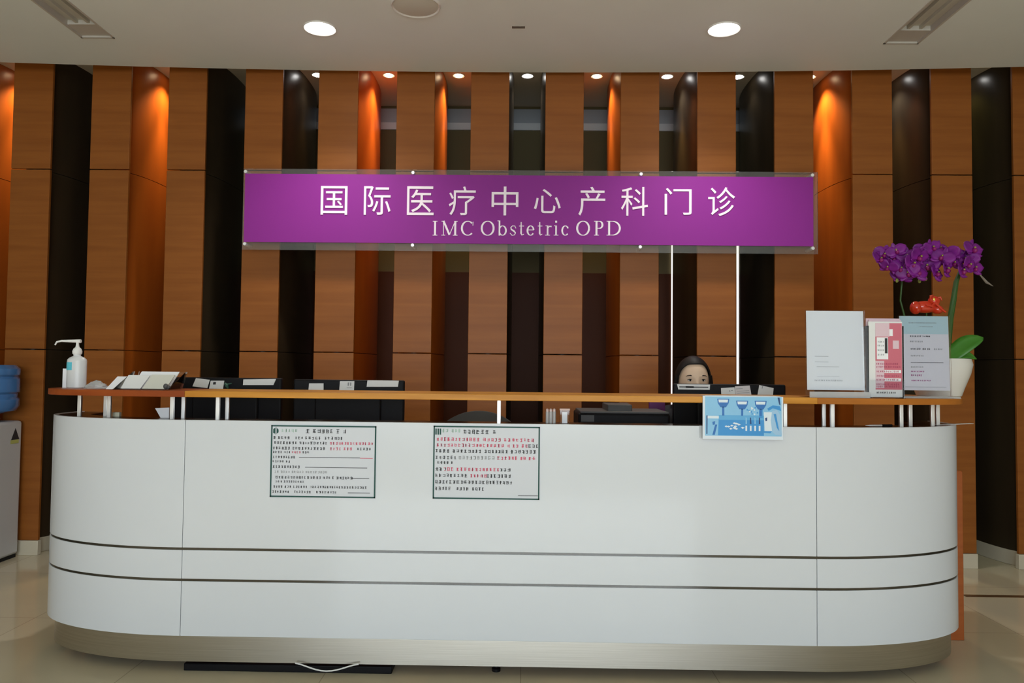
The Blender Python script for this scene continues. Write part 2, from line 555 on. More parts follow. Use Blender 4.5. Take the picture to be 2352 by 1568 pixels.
for (x0, x1, y1), lab in ((SLL, 'recessed linear air vent in the ceiling at the left'), (SLR, 'recessed linear air vent in the ceiling at the right')):
    t = thing('linear_vent', lab, 'air vent', ((x0 + x1) / 2, (SFRONT + y1) / 2, ZC + 0.05), 'linear ceiling vents')
    MB().box(x0, x1, SFRONT, y1, ZC + 0.035, ZC + 0.05).build('back_plate', m_vent, t)
    fr = MB()
    fr.box(x0, x0 + 0.012, SFRONT, y1, ZC - 0.003, ZC + 0.036).box(x1 - 0.012, x1, SFRONT, y1, ZC - 0.003, ZC + 0.036)
    fr.box(x0, x1, y1 - 0.012, y1, ZC - 0.003, ZC + 0.036).box(x0, x1, SFRONT, SFRONT + 0.012, ZC - 0.003, ZC + 0.036)
    fr.build('frame', m_vent2, t)
    for k in range(2):
        xx = x0 + (x1 - x0) * (k + 1) / 3
        MB().box(xx - 0.008, xx + 0.008, SFRONT + 0.012, y1 - 0.16, ZC + 0.015, ZC + 0.036).build('blade', m_vent, t)
    MB().box(x0 + 0.012, x1 - 0.012, y1 - 0.16, y1 - 0.012, ZC + 0.008, ZC + 0.036).build('end_plate', m_vent2, t)

# ------------------------------------------------------------------ sign
SY = 4.90
sTL, sTR, sBL, sBR = U(563, 399, SY), U(1867, 407, SY), U(561, 554, SY), U(1868, 567, SY)
sx0, sx1 = (sTL.x + sBL.x) / 2, (sTR.x + sBR.x) / 2
sz1, sz0 = (sTL.z + sTR.z) / 2, (sBL.z + sBR.z) / 2
sg = thing('wall_sign', 'long purple sign with white Chinese and English lettering on clear sheet', 'sign', ((sx0 + sx1) / 2, SY + 0.02, sz0))
MB().box(sx0 - 0.012, sx1 + 0.03, SY, SY + 0.008, sz0 - 0.050, sz1 + 0.034).build('clear_sheet', clear_mat('sign_acrylic', (0.92, 0.92, 0.90), rough=0.08, milk=0.05), sg)
MB().box(sx0, sx1, SY - 0.004, SY - 0.0005, sz0, sz1).build('purple_panel', m_purple, sg)
CH = '国际医疗中心产科门诊'
CX = [768, 867, 966, 1062, 1160, 1257, 1359, 1457, 1557, 1657]
for ch, cx in zip(CH, CX):
    c = U(cx, 462 + (cx - 1200) * 0.003, SY)
    vs, fs = text_geo(ch, 0.21)
    x0 = min(v.x for v in vs)
    x1 = max(v.x for v in vs)
    y0 = min(v.y for v in vs)
    y1 = max(v.y for v in vs)
    hh = {'心': 56, '门': 62}.get(ch, 67) * SY / F
    ww = 62 * SY / F
    kx, ky = ww / (x1 - x0), hh / (y1 - y0)
    MB().add([(c.x + (v.x - (x0 + x1) / 2) * kx, SY - 0.006 - v.z, c.z + (v.y - (y0 + y1) / 2) * ky) for v in vs], fs).build('chinese_character', m_letter, sg, angle=20)


def arc(cx, cz, rx, rz, a0, a1, w0, w1, n=14, mode=None):
    pts = []
    for k in range(n + 1):
        a = R(a0 + (a1 - a0) * k / n)
        wv = w0 + (w1 - w0) * abs(math.cos(a))
        pts.append((cx + rx * math.cos(a), cz + rz * math.sin(a), wv))
    return pts


TH, TN = 0.15, 0.055
X = 0.68


def serif(x, z, wd=0.22):
    return [(x - wd / 2, z, 0.05), (x + wd / 2, z, 0.05)]


LET = {  # strokes in (width fraction units of cap height)
    'I': lambda w: [[(w / 2, 0, TH), (w / 2, 1, TH)], serif(w / 2, .025, .32), serif(w / 2, .975, .32)],
    'M': lambda w: [[(.13, 0, TN), (.13, 1, TN)], [(.13, 1, TH), (w / 2, .05, TH)], [(w / 2, .05, TN), (w - .16, 1, TN)], [(w - .16, 0, TH), (w - .16, 1, TH)], serif(.13, .025, .26), serif(w - .16, .025, .32), serif(.1, .975, .2), serif(w - .12, .975, .24)],
    'C': lambda w: [arc(w / 2 + .04, .5, w / 2 - .04, .48, 45, 315, TN, TH), [(w - .06, .68, .05), (w - .05, .95, .05)]],
    'O': lambda w: [arc(w / 2, .5, w / 2 - .07, .48, 0, 360, TN, TH, 28)],
    'b': lambda w: [[(.12, 0, .12), (.12, 1.02, .12)], serif(.07, 1.0, .18), arc(w / 2 + .02, X / 2, w / 2 - .08, X / 2 - .02, 150, -150, TN, .13, 20)],
    's': lambda w: [[(w - .06, X * .72, .05), (w * .72, X * .96, .06), (w * .4, X * .97, .06), (w * .18, X * .8, .08), (w * .25, X * .62, .11), (w * .6, X * .45, .13), (w * .82, X * .27, .09), (w * .68, X * .06, .06), (w * .35, X * .02, .06), (w * .08, X * .24, .05)]],
    't': lambda w: [[(w * .4, X * 1.35, .07), (w * .4, .14, .12), (w * .55, .03, .08), (w * .95, .1, .05)], [(0, X * .95, .05), (w * .95, X * .95, .05)]],
    'e': lambda w: [[(.1, X * .56, .05), (w - .06, X * .56, .05)], arc(w / 2, X / 2, w / 2 - .07, X / 2 - .02, 8, 325, TN, .13, 20)],
    'r': lambda w: [[(w * .35, 0, .12), (w * .35, X, .12)], serif(w * .35, .025, .34), serif(w * .25, X - .02, .2), [(w * .38, X * .7, .05), (w * .6, X * .93, .08), (w * .92, X * .9, .11)]],
    'i': lambda w: [[(w / 2, 0, .12), (w / 2, X, .12)], serif(w / 2, .025, .32), serif(w / 2 - .05, X - .02, .18), [(w / 2, X + .19, .14), (w / 2, X + .33, .14)]],
    'c': lambda w: [arc(w / 2 + .02, X / 2, w / 2 - .07, X / 2 - .02, 42, 318, TN, .13, 18), [(w - .1, X * .72, .12), (w - .1, X * .88, .10)]],
    'P': lambda w: [[(.17, 0, TH), (.17, 1, TH)], serif(.17, .025, .34), serif(.1, .975, .2), [(.17, .97, .05), (w * .55, .97, .05)], arc(w * .55, .73, w * .45 - .08, .24, 90, -90, TN, TH, 14), [(.17, .49, .05), (w * .55, .49, .05)]],
    'D': lambda w: [[(.17, 0, TH), (.17, 1, TH)], serif(.1, .025, .2), serif(.1, .975, .2), [(.17, .97, .05), (w * .4, .97, .05)], arc(w * .4, .5, w * .6 - .08, .47, 90, -90, TN, TH, 18), [(.17, .03, .05), (w * .4, .03, .05)]],
}
EN = [('I', 995, 1003.5), ('M', 1014, 1051), ('C', 1058, 1088), ('O', 1104, 1136), ('b', 1143, 1164), ('s', 1170, 1187), ('t', 1192, 1204), ('e', 1209, 1228), ('t', 1235, 1246), ('r', 1252, 1268), ('i', 1273, 1281), ('c', 1288, 1307), ('O', 1323, 1355), ('P', 1364, 1386), ('D', 1393, 1426)]
cap = 34 * SY / F
for ch, a, c in EN:
    en = MB()
    p = U(a, 541, SY)
    p2 = U(c, 541, SY)
    wf_ = (p2.x - p.x) / cap
    for j, st in enumerate(LET[ch](wf_)):
        en.pen([(p.x + q[0] * cap, p.z + q[1] * cap, q[2] * cap * 0.9) for q in st], SY - 0.0055 - 0.0002 * j)
    en.build('english_letter', m_letter, sg, closed=False)
for px_, py_ in ((565, 397), (949, 401), (1472, 405), (1865, 404), (563, 560), (948, 563), (1470, 568), (1866, 571)):
    q = U(px_, py_, SY)
    z = sz1 + 0.012 if py_ < 500 else sz0 - 0.014
    mb = MB()
    vs = []
    mb.tube([(q.x, SY - 0.012, z), (q.x, SY - 0.009, z), (q.x, SY + 0.1, z)], [0.010, 0.012, 0.012], 14)
    mb.build('standoff_bolt', m_chrome, sg)

# ------------------------------------------------------------------ reception desk
YF, BB, AA = 3.10, 0.365, 0.737
SLX, SRX = U(420, 1200, YF).x, U(1876, 1200, YF).x
YREAR = 3.62
EN_N = 20


def left_end(off):
    return [(SLX - AA - off, YREAR)] + [(SLX - (AA + off) * math.cos(R(90 * k / EN_N)), YF + BB - (BB + off) * math.sin(R(90 * k / EN_N))) for k in range(EN_N + 1)]


def right_end(off):
    return [(SRX + (AA + off) * math.sin(R(90 * k / EN_N)), YF + BB - (BB + off) * math.cos(R(90 * k / EN_N))) for k in range(EN_N + 1)] + [(SRX + AA + off, YREAR)]


def front(off, g=0.0):
    n = 12
    return [(SLX + g + (SRX - SLX - 2 * g) * k / n, YF - off) for k in range(n + 1)]


def full(off):
    return left_end(off) + front(off)[1:-1] + right_end(off)


rd = thing('reception_desk', 'long white curved-end reception desk with raised orange wood shelf', 'reception desk', ((SLX + SRX) / 2, 3.5, 0))
ZT = 1.03
for z0, z1, nm in ((0.514, ZT, 'upper'), (0.389, 0.504, 'middle'), (0.160, 0.379, 'lower')):
    le, re_ = left_end(0), right_end(0)
    lo, ro = left_end(-0.02), right_end(-0.02)
    le[-1] = (le[-1][0] - 0.001, le[-1][1]); lo[-1] = (lo[-1][0] - 0.001, lo[-1][1])
    re_[0] = (re_[0][0] + 0.001, re_[0][1]); ro[0] = (ro[0][0] + 0.001, ro[0][1])
    MB().strip(le, lo, z0, z1).build(nm + '_end_panel', m_white, rd, bevel=0.0012)
    MB().strip(front(0, 0.001), front(-0.02, 0.001), z0, z1).build(nm + '_front_panel', m_white, rd, bevel=0.0012)
    MB().strip(re_, ro, z0, z1).build(nm + '_end_panel', m_white, rd, bevel=0.0012)
for z0, z1 in ((0.500, 0.518), (0.375, 0.393)):
    MB().strip(full(-0.004), full(-0.018), z0, z1).build('metal_strip', m_groove, rd)
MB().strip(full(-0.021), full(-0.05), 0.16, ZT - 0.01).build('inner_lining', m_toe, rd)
MB().strip(full(-0.03), full(-0.045), 0.048, 0.160).build('steel_plinth', m_steel, rd)
MB().strip(full(-0.19), full(-0.21), 0.0, 0.06).build('toe_board', m_toe, rd)
MB().strip(full(-0.0215), full(-0.15), ZT - 0.016, ZT - 0.002).build('ledge', m_ledge, rd)
# shelf
def shelf_path(off, e=2.0 / 3.0):
    aL, aR, b_ = AA + off - 0.068, AA + off - 0.062, 0.30
    Lp = [(SLX - aL * math.cos(R(90 * k / 24)) ** e, YF - off + b_ - b_ * math.sin(R(90 * k / 24)) ** e) for k in range(25)]
    Rp = [(SRX + aR * math.sin(R(90 * k / 24)) ** e, YF - off + b_ - b_ * math.cos(R(90 * k / 24)) ** e) for k in range(25)]
    return [(SLX - aL, YREAR)] + Lp + front(off)[1:-1] + Rp + [(SRX + aR, YREAR)]


fo = shelf_path(0.016)
fr_ = [p for p in fo if SLX - 1e-4 <= p[0] <= SRX + 1e-4]
le_ = [p for p in fo[1:] if p[0] < SLX - 1e-4] + [(SLX, YF - 0.016)]
re_ = [(SRX, YF - 0.016)] + [p for p in fo[:-1] if p[0] > SRX + 1e-4]
fr_ = [(SLX, YF - 0.016)] + fr_[1:-1] + [(SRX, YF - 0.016)]
MB().prism(fr_ + [(SRX, 3.42), (SLX, 3.42)], 1.124, 1.149).build('shelf', m_shelf, rd, bevel=0.002)
MB().prism(le_ + [(SLX, 3.42), (SLX - AA + 0.42, 3.42), (SLX - AA + 0.42, 3.60), (le_[0][0], 3.60)], 1.124, 1.149).build('shelf_end', m_shelfl, rd, bevel=0.002)['label'] = 'redder wood shelf end'
MB().prism(re_ + [(re_[-1][0], 3.72), (SRX + AA - 0.42, 3.72), (SRX + AA - 0.42, 3.42), (SRX, 3.42)], 1.124, 1.149).build('shelf_end', m_shelfr, rd, bevel=0.002)['label'] = 'browner wood shelf end'
for px_, Y in ((181, 3.27), (241, 3.29), (249, 3.22), (394, 3.16), (420, 3.21), (499, 3.14), (521, 3.20), (1146, 3.14), (1804, 3.14), (1893, 3.20), (1913, 3.15), (2071, 3.21), (2092, 3.25), (2143, 3.27), (2155, 3.32)):
    q = U(px_, 945, Y)
    MB().box(q.x - 0.008, q.x + 0.008, Y, Y + 0.012, ZT - 0.003, 1.1245).build('chrome_post', m_chrome, rd, bevel=0.0015)
# worktop and pedestals behind the shell
MB().strip([(SLX - AA + 0.12, 3.93)] + full(-0.10)[1:-1] + [(SRX + AA - 0.12, 3.93)], [(SLX - AA + 0.12 + (SRX - SLX + 2 * AA - 0.24) * k / len(full(0)), 3.93) for k in range(len(full(0)))], 0.735, 0.76).build('worktop', m_shelf, rd)
px1 = U(2215, 1440, 3.66).x
MB().box(px1 - 0.40, px1, 3.66, 4.15, 0.0, 0.79).build('pedestal', m_ped, rd, bevel=0.003)
MB().box(SLX - AA + 0.12, SLX - AA + 0.5, 3.5, 3.9, 0.0, 0.735).build('pedestal', m_ped, rd, bevel=0.003)
for px_ in (1140,):
    q = U(px_, 1525, 3.22)
    MB().lathe([(0.018, 0), (0.018, 0.012), (0.008, 0.014), (0.008, 0.05)], (q.x, 3.21, 0), 16).build('levelling_foot', m_black, rd)

# under-desk black power strip and white cable
q0, q1 = UZ(428, 1534, 0), UZ(905, 1536, 0)
tag(MB().box(q0.x, q1.x, 3.155, 3.28, 0.0, 0.030).build('power_trunking', m_black, bevel=0.004), 'long flat black cable trunking on the floor under the desk front', 'cable trunking')
cb = []
for k in range(13):
    u = k / 12
    p = U(680 + 145 * u, 1520, 3.125)
    cb.append((p.x, 3.115 - 0.01 * math.sin(PI * u), 0.054 - 0.026 * math.sin(PI * u) ** 1.5))
tag(MB().tube(cb, 0.0028, 8).build('white_cable', m_paper), 'white cable sagging below the steel plinth of the desk', 'cable')

# ------------------------------------------------------------------ notices and prints
def glyphs(mb, x0, x1, z, h, y, m, dens=1.0, cw=0.85):
    """a row of small illegible printed marks"""
    x = x0
    while x < x1 - h * 0.4:
        wd = h * random.uniform(0.65, 0.95) * cw
        st = h * 0.17
        L, Rr = x, x + wd
        b0, t0 = z - h / 2, z + h / 2
        n = random.choice((2, 3, 3))
        for k in range(n):
            zz = b0 + (t0 - b0) * (k + random.uniform(0.1, 0.6)) / n
            mb.plate(L + random.uniform(0, .2) * wd, Rr - random.uniform(0, .2) * wd, zz, zz + st * 0.8, y, m)
        for k in range(random.choice((1, 2, 2))):
            xx = L + wd * random.uniform(0.05, 0.85)
            mb.plate(xx, xx + st, b0 + random.uniform(0, .25) * h, t0 - random.uniform(0, .2) * h, y - 0.00005, m)
        x += wd + h * 0.28
        if random.random() > dens:
            x += h * 0.5


m_notice = mat('notice_paper', (0.66, 0.69, 0.76), 0.5)


def notice(corners, rows, lines, label, logo):
    ps = [U(px_, py_, YF) for px_, py_ in corners]
    x0 = (ps[0].x + ps[3].x) / 2
    x1 = (ps[1].x + ps[2].x) / 2
    z1 = (ps[0].z + ps[1].z) / 2
    z0 = (ps[2].z + ps[3].z) / 2
    W, H = x1 - x0, z1 - z0
    y = YF - 0.0035
    t = thing('notice_sheet', label, 'notice', ((x0 + x1) / 2, YF, z0), 'printed notices on the desk front')
    MB().box(x0, x1, YF - 0.003, YF - 0.0005, z0, z1).build('sheet', m_notice, t)
    bd = MB()
    bw = 0.0055
    bd.box(x0, x1, y - 0.001, YF - 0.003, z0, z0 + bw).box(x0, x1, y - 0.001, YF - 0.003, z1 - bw, z1).box(x0, x0 + bw, y - 0.001, YF - 0.003, z0, z1).box(x1 - bw, x1, y - 0.001, YF - 0.003, z0, z1)
    bd.build('border', m_grn, t)
    mb = MB()
    for v, h, segs in rows:
        for u0, u1, m in segs:
            glyphs(mb, x0 + W * u0, x0 + W * u1, z1 - H * v, h * H, y, m, 0.93)
    for v, u0, u1, m in lines:
        mb.plate(x0 + W * u0, x0 + W * u1, z1 - H * v - 0.001, z1 - H * v + 0.0012, y, m)
    mb.build('print', [m_ink, m_rink, m_gink, m_lgrn, m_grn], t, closed=False)
    lg = MB()
    cx, cz, s = x0 + W * 0.045, z1 - H * 0.08, H * 0.042
    if logo == 0:
        lg.poly([(cx - s * .9, cz - s * .7), (cx - s * .2, cz - s), (cx - s * .2, cz + s), (cx - s * .9, cz + s * .6)], y - 0.0002)
        lg.poly([(cx - s * .05, cz - s * 1.3), (cx + s * .1, cz - s * 1.3), (cx + s * .1, cz + s * 1.3), (cx - s * .05, cz + s * 1.3)], y - 0.0002)
        lg.poly([(cx + s * .25, cz - s), (cx + s * .9, cz - s * .5), (cx + s * .9, cz + s * .4), (cx + s * .25, cz + s)], y - 0.0002)
    else:
        for k in range(3):
            lg.plate(cx - s + k * s * .72, cx - s + k * s * .72 + s * .5, cz - s, cz + s, y - 0.0002)
    lg.build('logo', m_grn, t, closed=False)


K, RD, GY, LG = 0, 1, 2, 3
rowsA = [(.075, .05, [(.10, .25, LG)]), (.08, .062, [(.33, .70, K)]), (.175, .045, [(.02, .19, K), (.23, .48, K), (.51, .68, K)]), (.245, .042, [(.03, .55, K), (.56, .97, RD)]), (.32, .044, [(.02, .53, K), (.56, .79, RD), (.82, .97, K)]), (.375, .034, [(.02, .2, K), (.2, .29, RD), (.3, .37, K)]), (.445, .038, [(.02, .23, K)]), (.505, .036, [(.02, .2, K)]), (.58, .04, [(.02, .28, K)]), (.65, .036, [(.04, .55, GY)]), (.725, .042, [(.05, .48, K), (.50, .57, K), (.59, .78, K)]), (.785, .034, [(.05, .33, K)]), (.855, .036, [(.03, .35, K), (.38, .92, K)]), (.925, .038, [(.02, .2, K), (.23, .4, K), (.44, .63, K)])]
linA = [(.445, .27, .85, K), (.448, .85, .97, RD), (.583, .33, .92, K), (.73, .77, .94, K), (.93, .74, .95, K)]
rowsB = [(.065, .055, [(.08, .25, LG)]), (.08, .062, [(.28, .58, K)]), (.185, .055, [(.03, .97, RD)]), (.265, .052, [(.03, .88, RD), (.89, .98, K)]), (.345, .052, [(.02, .95, K)]), (.435, .052, [(.02, .22, K), (.24, .57, GY), (.6, .97, RD)]), (.505, .045, [(.04, .2, K)]), (.595, .052, [(.02, .1, K), (.1, .62, RD), (.63, .75, K)]), (.68, .052, [(.02, .33, K), (.35, .5, RD), (.5, .74, K)]), (.77, .05, [(.02, .75, K)]), (.86, .05, [(.02, .16, K), (.22, .34, K), (.37, .48, K)])]
linB = [(.945, .8, .985, K)]
notice([(624, 975), (868, 979), (859, 1143), (620, 1141)], rowsA, linA, 'dark-bordered notice with long ruled lines, left one on the desk front', 0)
notice([(996, 977), (1241, 980), (1238, 1147), (994, 1145)], rowsB, linB, 'dark-bordered notice with red top lines, below the single middle shelf post', 1)

# blue laminated picture sheet hung from the shelf
PY = YF - 0.022
pTL, pBR = U(1614, 909, PY), U(1799, 1010, PY)
x0, x1, z1, z0 = pTL.x, pBR.x, pTL.z, pBR.z
W, H = x1 - x0, z1 - z0
po = thing('hanging_leaflet', 'blue picture sheet of beakers hanging from the shelf edge', 'leaflet', ((x0 + x1) / 2, PY, z0))
MB().box(x0, x1, PY, PY + 0.0015, z0, z1).box(x0 + .01, x1 - .01, PY, PY + 0.10, z1, z1 + 0.0012).build('sheet', mat('leaflet_white', (0.72, 0.80, 0.90), 0.35), po)
pp = MB()


def pu(u, v):
    return (x0 + W * u, z1 - H * v)


def pq(pts, m, d=0.0004):
    pp.poly([pu(*p) for p in pts], PY - d, m)


# material slots: 0 pale sky, 1 mid blue, 2 strong blue, 3 white, 4 navy
pq([(.03, .01), (.98, .01), (.98, .92), (.03, .92)], 0)
pq([(.20, .44), (.76, .44), (.76, .91), (.17, .91)], 1, .0006)
pq([(.20, .44), (.76, .44), (.76, .55), (.20, .55)], 5, .0007)
for cx, cw in ((.255, .075), (.49, .075), (.72, .075)):
    tt = .06 if cx < .3 else .10
    pq([(cx - cw, tt), (cx + cw, tt), (cx + cw * .9, tt + .10), (cx + cw * .45, tt + .20), (cx - cw * .45, tt + .20), (cx - cw * .9, tt + .10)], 2, .0009)
    pq([(cx - cw * .8, tt + .02), (cx + cw * .8, tt + .02), (cx + cw * .72, tt + .085), (cx - cw * .72, tt + .085)], 3, .0011)
    pq([(cx - .013, tt + .19), (cx + .013, tt + .19), (cx + .013, .45), (cx - .013, .45)], 2, .0009)
pq([(.70, .25), (.745, .25), (.745, .5), (.70, .5)], 1, .0008)
pq([(.06, .46), (.20, .46), (.19, .91), (.08, .91)], 0, .0008)
pq([(.06, .46), (.20, .46), (.20, .52), (.06, .52)], 3, .0009)
pq([(.045, .45), (.06, .45), (.058, .88), (.045, .88)], 4, .0009)
pq([(.12, .90), (.155, .66), (.18, .66), (.15, .90)], 2, .0010)
pq([(.12, .60), (.155, .58), (.15, .66), (.125, .67)], 2, .0010)
for k in range(14):
    cx, cz = random.uniform(.27, .50), random.uniform(.62, .76)
    pq([(cx - .02, cz), (cx, cz - .02), (cx + .025, cz), (cx, cz + .025)], 3, .0009 + k * .00001)
for k in range(4):
    cx = .53 + k * .055
    pq([(cx, .68), (cx + .022, .68), (cx + .022, .80), (cx, .80)], 3, .0010)
    pq([(cx + .003, .48), (cx + .016, .50), (cx + .020, .64), (cx + .002, .64)], 4 if k % 2 else 0, .0010)
for k in range(12):
    cx, cz = random.uniform(.55, .68), random.uniform(.22, .42)
    pq([(cx - .012, cz), (cx, cz - .03), (cx + .012, cz), (cx, cz + .02)], 3 if k % 2 else 1, .0008 + k * .00001)
pq([(.76, .36), (.86, .36), (.86, .80), (.77, .80)], 3, .0008)
pq([(.86, .34), (.92, .30), (.96, .42), (.985, .90), (.90, .88), (.86, .80), (.845, .56)], 6, .0009)
pq([(.88, .40), (.91, .40), (.95, .80), (.92, .72)], 1, .0011)
pq([(.80, .28), (.87, .20), (.96, .22), (.975, .33), (.93, .30), (.87, .27), (.82, .33)], 1, .0010)
pq([(.93, .02), (.955, .02), (.965, .2), (.95, .18)], 4, .0010)
pq([(.775, .50), (.80, .48), (.80, .56), (.78, .57)], 4, .0010)
pq([(.76, .80), (.86, .80), (.84, .85), (.76, .84)], 1, .0010)
pp.build('picture', [mat('sky_print', (0.26, 0.56, 0.84), .35), mat('blue_print', (0.05, 0.30, 0.70), .35), mat('deep_blue_print', (0.03, 0.17, 0.52), .35), mat('pale_print', (0.72, 0.82, 0.92), .35), mat('navy_print', (0.02, 0.06, 0.20), .35), mat('mid_sky_print', (0.12, 0.42, 0.76), .35), mat('haze_print', (0.36, 0.58, 0.82), .35)], po, closed=False)
a, c = U(1606, 977, YF), U(1613, 1005, YF)
tag(MB().box(a.x, c.x, YF - 0.002, YF - 0.0004, c.z, a.z).build('clear_tape', m_milky), 'small strip of clear tape on the desk left of the blue sheet', 'tape')

# ------------------------------------------------------------------ monitors with their notes
WT = 0.76


def monitor(cx_px, top_py, Y, label, wid=0.535):
    p = U(cx_px, top_py, Y)
    zt = p.z
    t = thing('computer_monitor', label, 'monitor', (p.x, Y + 0.05, WT), 'monitors on the worktop')
    x0, x1 = p.x - wid / 2, p.x + wid / 2
    MB().box(x0, x1, Y, Y + 0.035, zt - 0.345, zt).build('casing', m_black, t, bevel=0.008, seg=3)
    MB().box(p.x - 0.16, p.x + 0.16, Y - 0.018, Y + 0.002, zt - 0.27, zt - 0.085).build('rear_housing', m_black, t, bevel=0.012, seg=3)
    MB().box(x0 + 0.014, x1 - 0.014, Y + 0.0345, Y + 0.0365, zt - 0.325, zt - 0.014).build('screen', m_blackg, t)
    MB().box(p.x - 0.045, p.x + 0.045, Y - 0.012, Y + 0.02, WT + 0.01, zt - 0.2).build('stand_neck', m_black, t, bevel=0.006)
    MB().lathe([(0.12, 0), (0.12, 0.008), (0.10, 0.014), (0.03, 0.018)], (p.x, Y + 0.03, WT), 32, sy=0.8).build('stand_base', m_black, t)
    return p


MY = 3.66
monitor(520, 867, MY, 'black monitor back nearest the left end, beside the leaflet tray')
monitor(801, 872, MY, 'black monitor back in the middle of the desk with three white labels')
monitor(1676, 882, MY, 'black monitor back hiding the lower face of the person')


def note(corners, label, marks=None, name='paper_note', group='notes stuck on the monitors', m=None, Y=MY):
    ps = [U(px_, py_, Y - 0.0015) for px_, py_ in corners]
    mb = MB()
    mb.slab(ps, (0, 1, 0), 0.001)
    o = mb.build(name, m or m_paper)
    tag(o, label, 'paper note', group)
    if marks:
        pr = MB()
        tl, tr, br_, bl = ps

        def pt(u, v):
            a_ = tl + (tr - tl) * u
            b_ = bl + (br_ - bl) * u
            q = a_ + (b_ - a_) * v
            return (q.x, q.z)
        for u0, v0, u1, v1, k in marks:
            pr.poly([pt(u0, v1), pt(u1, v1), pt(u1, v0), pt(u0, v0)], Y - 0.0022, k)
        pr.build('print', [m_ink, m_gink], o, closed=False)
    return o


note([(450, 868), (482, 872), (476, 891), (442, 887)], 'tilted blank white note on the leftmost monitor back')
note([(484, 874), (515, 874), (512, 895), (480, 893)], 'white note with a small dark mark on the leftmost monitor', [(.22, .15, .42, .45, 0)])
note([(559, 871), (634, 870), (628, 884), (558, 884)], 'long silver-white label strip on the leftmost monitor back', name='label_strip')
note([(710, 880), (743, 880), (743, 900), (708, 900)], 'plain cream note at the left of the middle monitor back')
note([(781, 875), (814, 875), (813, 896), (779, 896)], 'white note with faint grey text on the middle monitor', [(.55, .15, .65, .5, 1), (.72, .15, .8, .5, 1), (.5, .7, .85, .76, 1)])
note([(844, 873), (916, 874), (914, 888), (842, 888)], 'long silver-white label strip on the middle monitor back', name='label_strip')
note([(1555, 882), (1631, 883), (1630, 895), (1558, 894)], 'long white label with a line of dark print below the face', [(.05, .42, .95, .6, 0), (.25, .36, .5, .66, 0)], name='label_strip')
note([(1656, 891), (1687, 889), (1690, 910), (1657, 910)], 'white card note at middle of the monitor before the person', [(.6, .3, .65, .5, 1), (.72, .3, .84, .38, 1)])
note([(1688, 887), (1722, 885), (1726, 907), (1690, 909)], 'pinkish lined note overlapping a card, monitor before the person', [(.05, .25, .5, .3, 1), (.1, .5, .9, .54, 1), (.1, .7, .9, .74, 1)], m=mat('pinkish_paper', (0.72, 0.68, 0.70), 0.6))
note([(1744, 884), (1777, 891), (1775, 911), (1740, 906)], 'tilted white note at the right end of the person\'s monitor', [(.2, .05, .25, .3, 1)])
q = U(523, 886, MY)
tag(MB().tube([(q.x - .012, MY - .005, q.z + .012), (q.x, MY - .006, q.z), (q.x + .004, MY - .006, q.z - .012)], [.006, .009, .004], 8).tube([(q.x, MY - .006, q.z + .008), (q.x + .022, MY - .006, q.z + .012)], [.004, .002], 6).build('green_clip', mat('dull_green', (0.03, 0.10, 0.07), .5)), 'small dark green clip on the leftmost monitor beside its notes', 'clip')

# ------------------------------------------------------------------ printer, folder, small ledge items
p0, p1 = U(1328, 946, 3.55), U(1540, 946, 3.55)
pr = thing('desk_printer', 'black printer with grey raised lid under the shelf', 'printer', ((p0.x + p1.x) / 2, 3.7, WT))
MB().box(p0.x, p1.x, 3.55, 3.88, WT, p0.z - 0.004).build('body', m_black, pr, bevel=0.012, seg=3)
MB().box(p0.x + 0.01, p1.x - 0.005, 3.553, 3.875, p0.z - 0.006, p0.z + 0.004).build('lid', m_dgrey, pr, bevel=0.003)
a, c = U(1396, 929, 3.6), U(1452, 945, 3.6)
MB().prism([(a.x, 3.6), (c.x, 3.6), (c.x + .012, 3.85), (a.x, 3.85)], c.z - 0.01, a.z).build('paper_feeder', m_dgrey, pr, bevel=0.004)
a = U(1335, 958, 3.55)
MB().box(a.x, a.x + 0.06, 3.547, 3.552, a.z - 0.02, a.z + 0.01).build('control_panel', m_dgrey, pr)
a, c = U(1497, 924, 3.82), U(1534, 946, 3.82)
tag(MB().box(a.x, c.x, 3.895, 3.915, WT, a.z).build('purple_folder', mat('purple_card', (0.12, 0.01, 0.12), .5), bevel=0.002), 'purple folder standing behind the right end of the printer', 'folder')
LZ = ZT - 0.002
for k, (px_, lab) in enumerate(((1257, 'clear capped tube on the ledge, leftmost of three'), (1265, 'clear capped tube on the ledge, middle of three'), (1273, 'clear capped tube on the ledge, rightmost of three'))):
    q = U(px_, 960, 3.17)
    zt = U(px_, 938, 3.17).z
    t = thing('sample_tube', lab, 'tube', (q.x, 3.17, LZ), 'sample tubes on the ledge')
    MB().lathe([(.004, 0), (.0065, .002), (.0065, zt - LZ - .012)], (q.x, 3.17, LZ), 14).build('tube_body', m_milky, t)
    MB().lathe([(.0055, zt - LZ - .012), (.006, zt - LZ - .004), (.003, zt - LZ)], (q.x, 3.17, LZ), 14).build('cap', mat('cap_pink', (.75, .6, .58), .4), t)
q = U(1297, 960, 3.17)
zt = U(1297, 938, 3.17).z
t = thing('clear_box', 'small clear plastic box with a white insert on the ledge', 'box', (q.x, 3.18, LZ))
MB().box(q.x - .019, q.x + .019, 3.165, 3.195, LZ, zt - .006).build('box_body', m_clear, t)
MB().box(q.x - .011, q.x + .011, 3.172, 3.188, LZ + .002, zt - .014).build('insert', m_paper2, t)
MB().box(q.x - .021, q.x + .021, 3.163, 3.197, zt - .007, zt).build('lid', mat('pink_lid', (.72, .52, .46), .4), t)
a, c = U(1985, 972, 3.21), U(2050, 974, 3.21)
t = thing('ballpoint_pen', 'silver and black ballpoint pen lying on the dark ledge', 'pen', ((a.x + c.x) / 2, 3.21, LZ))
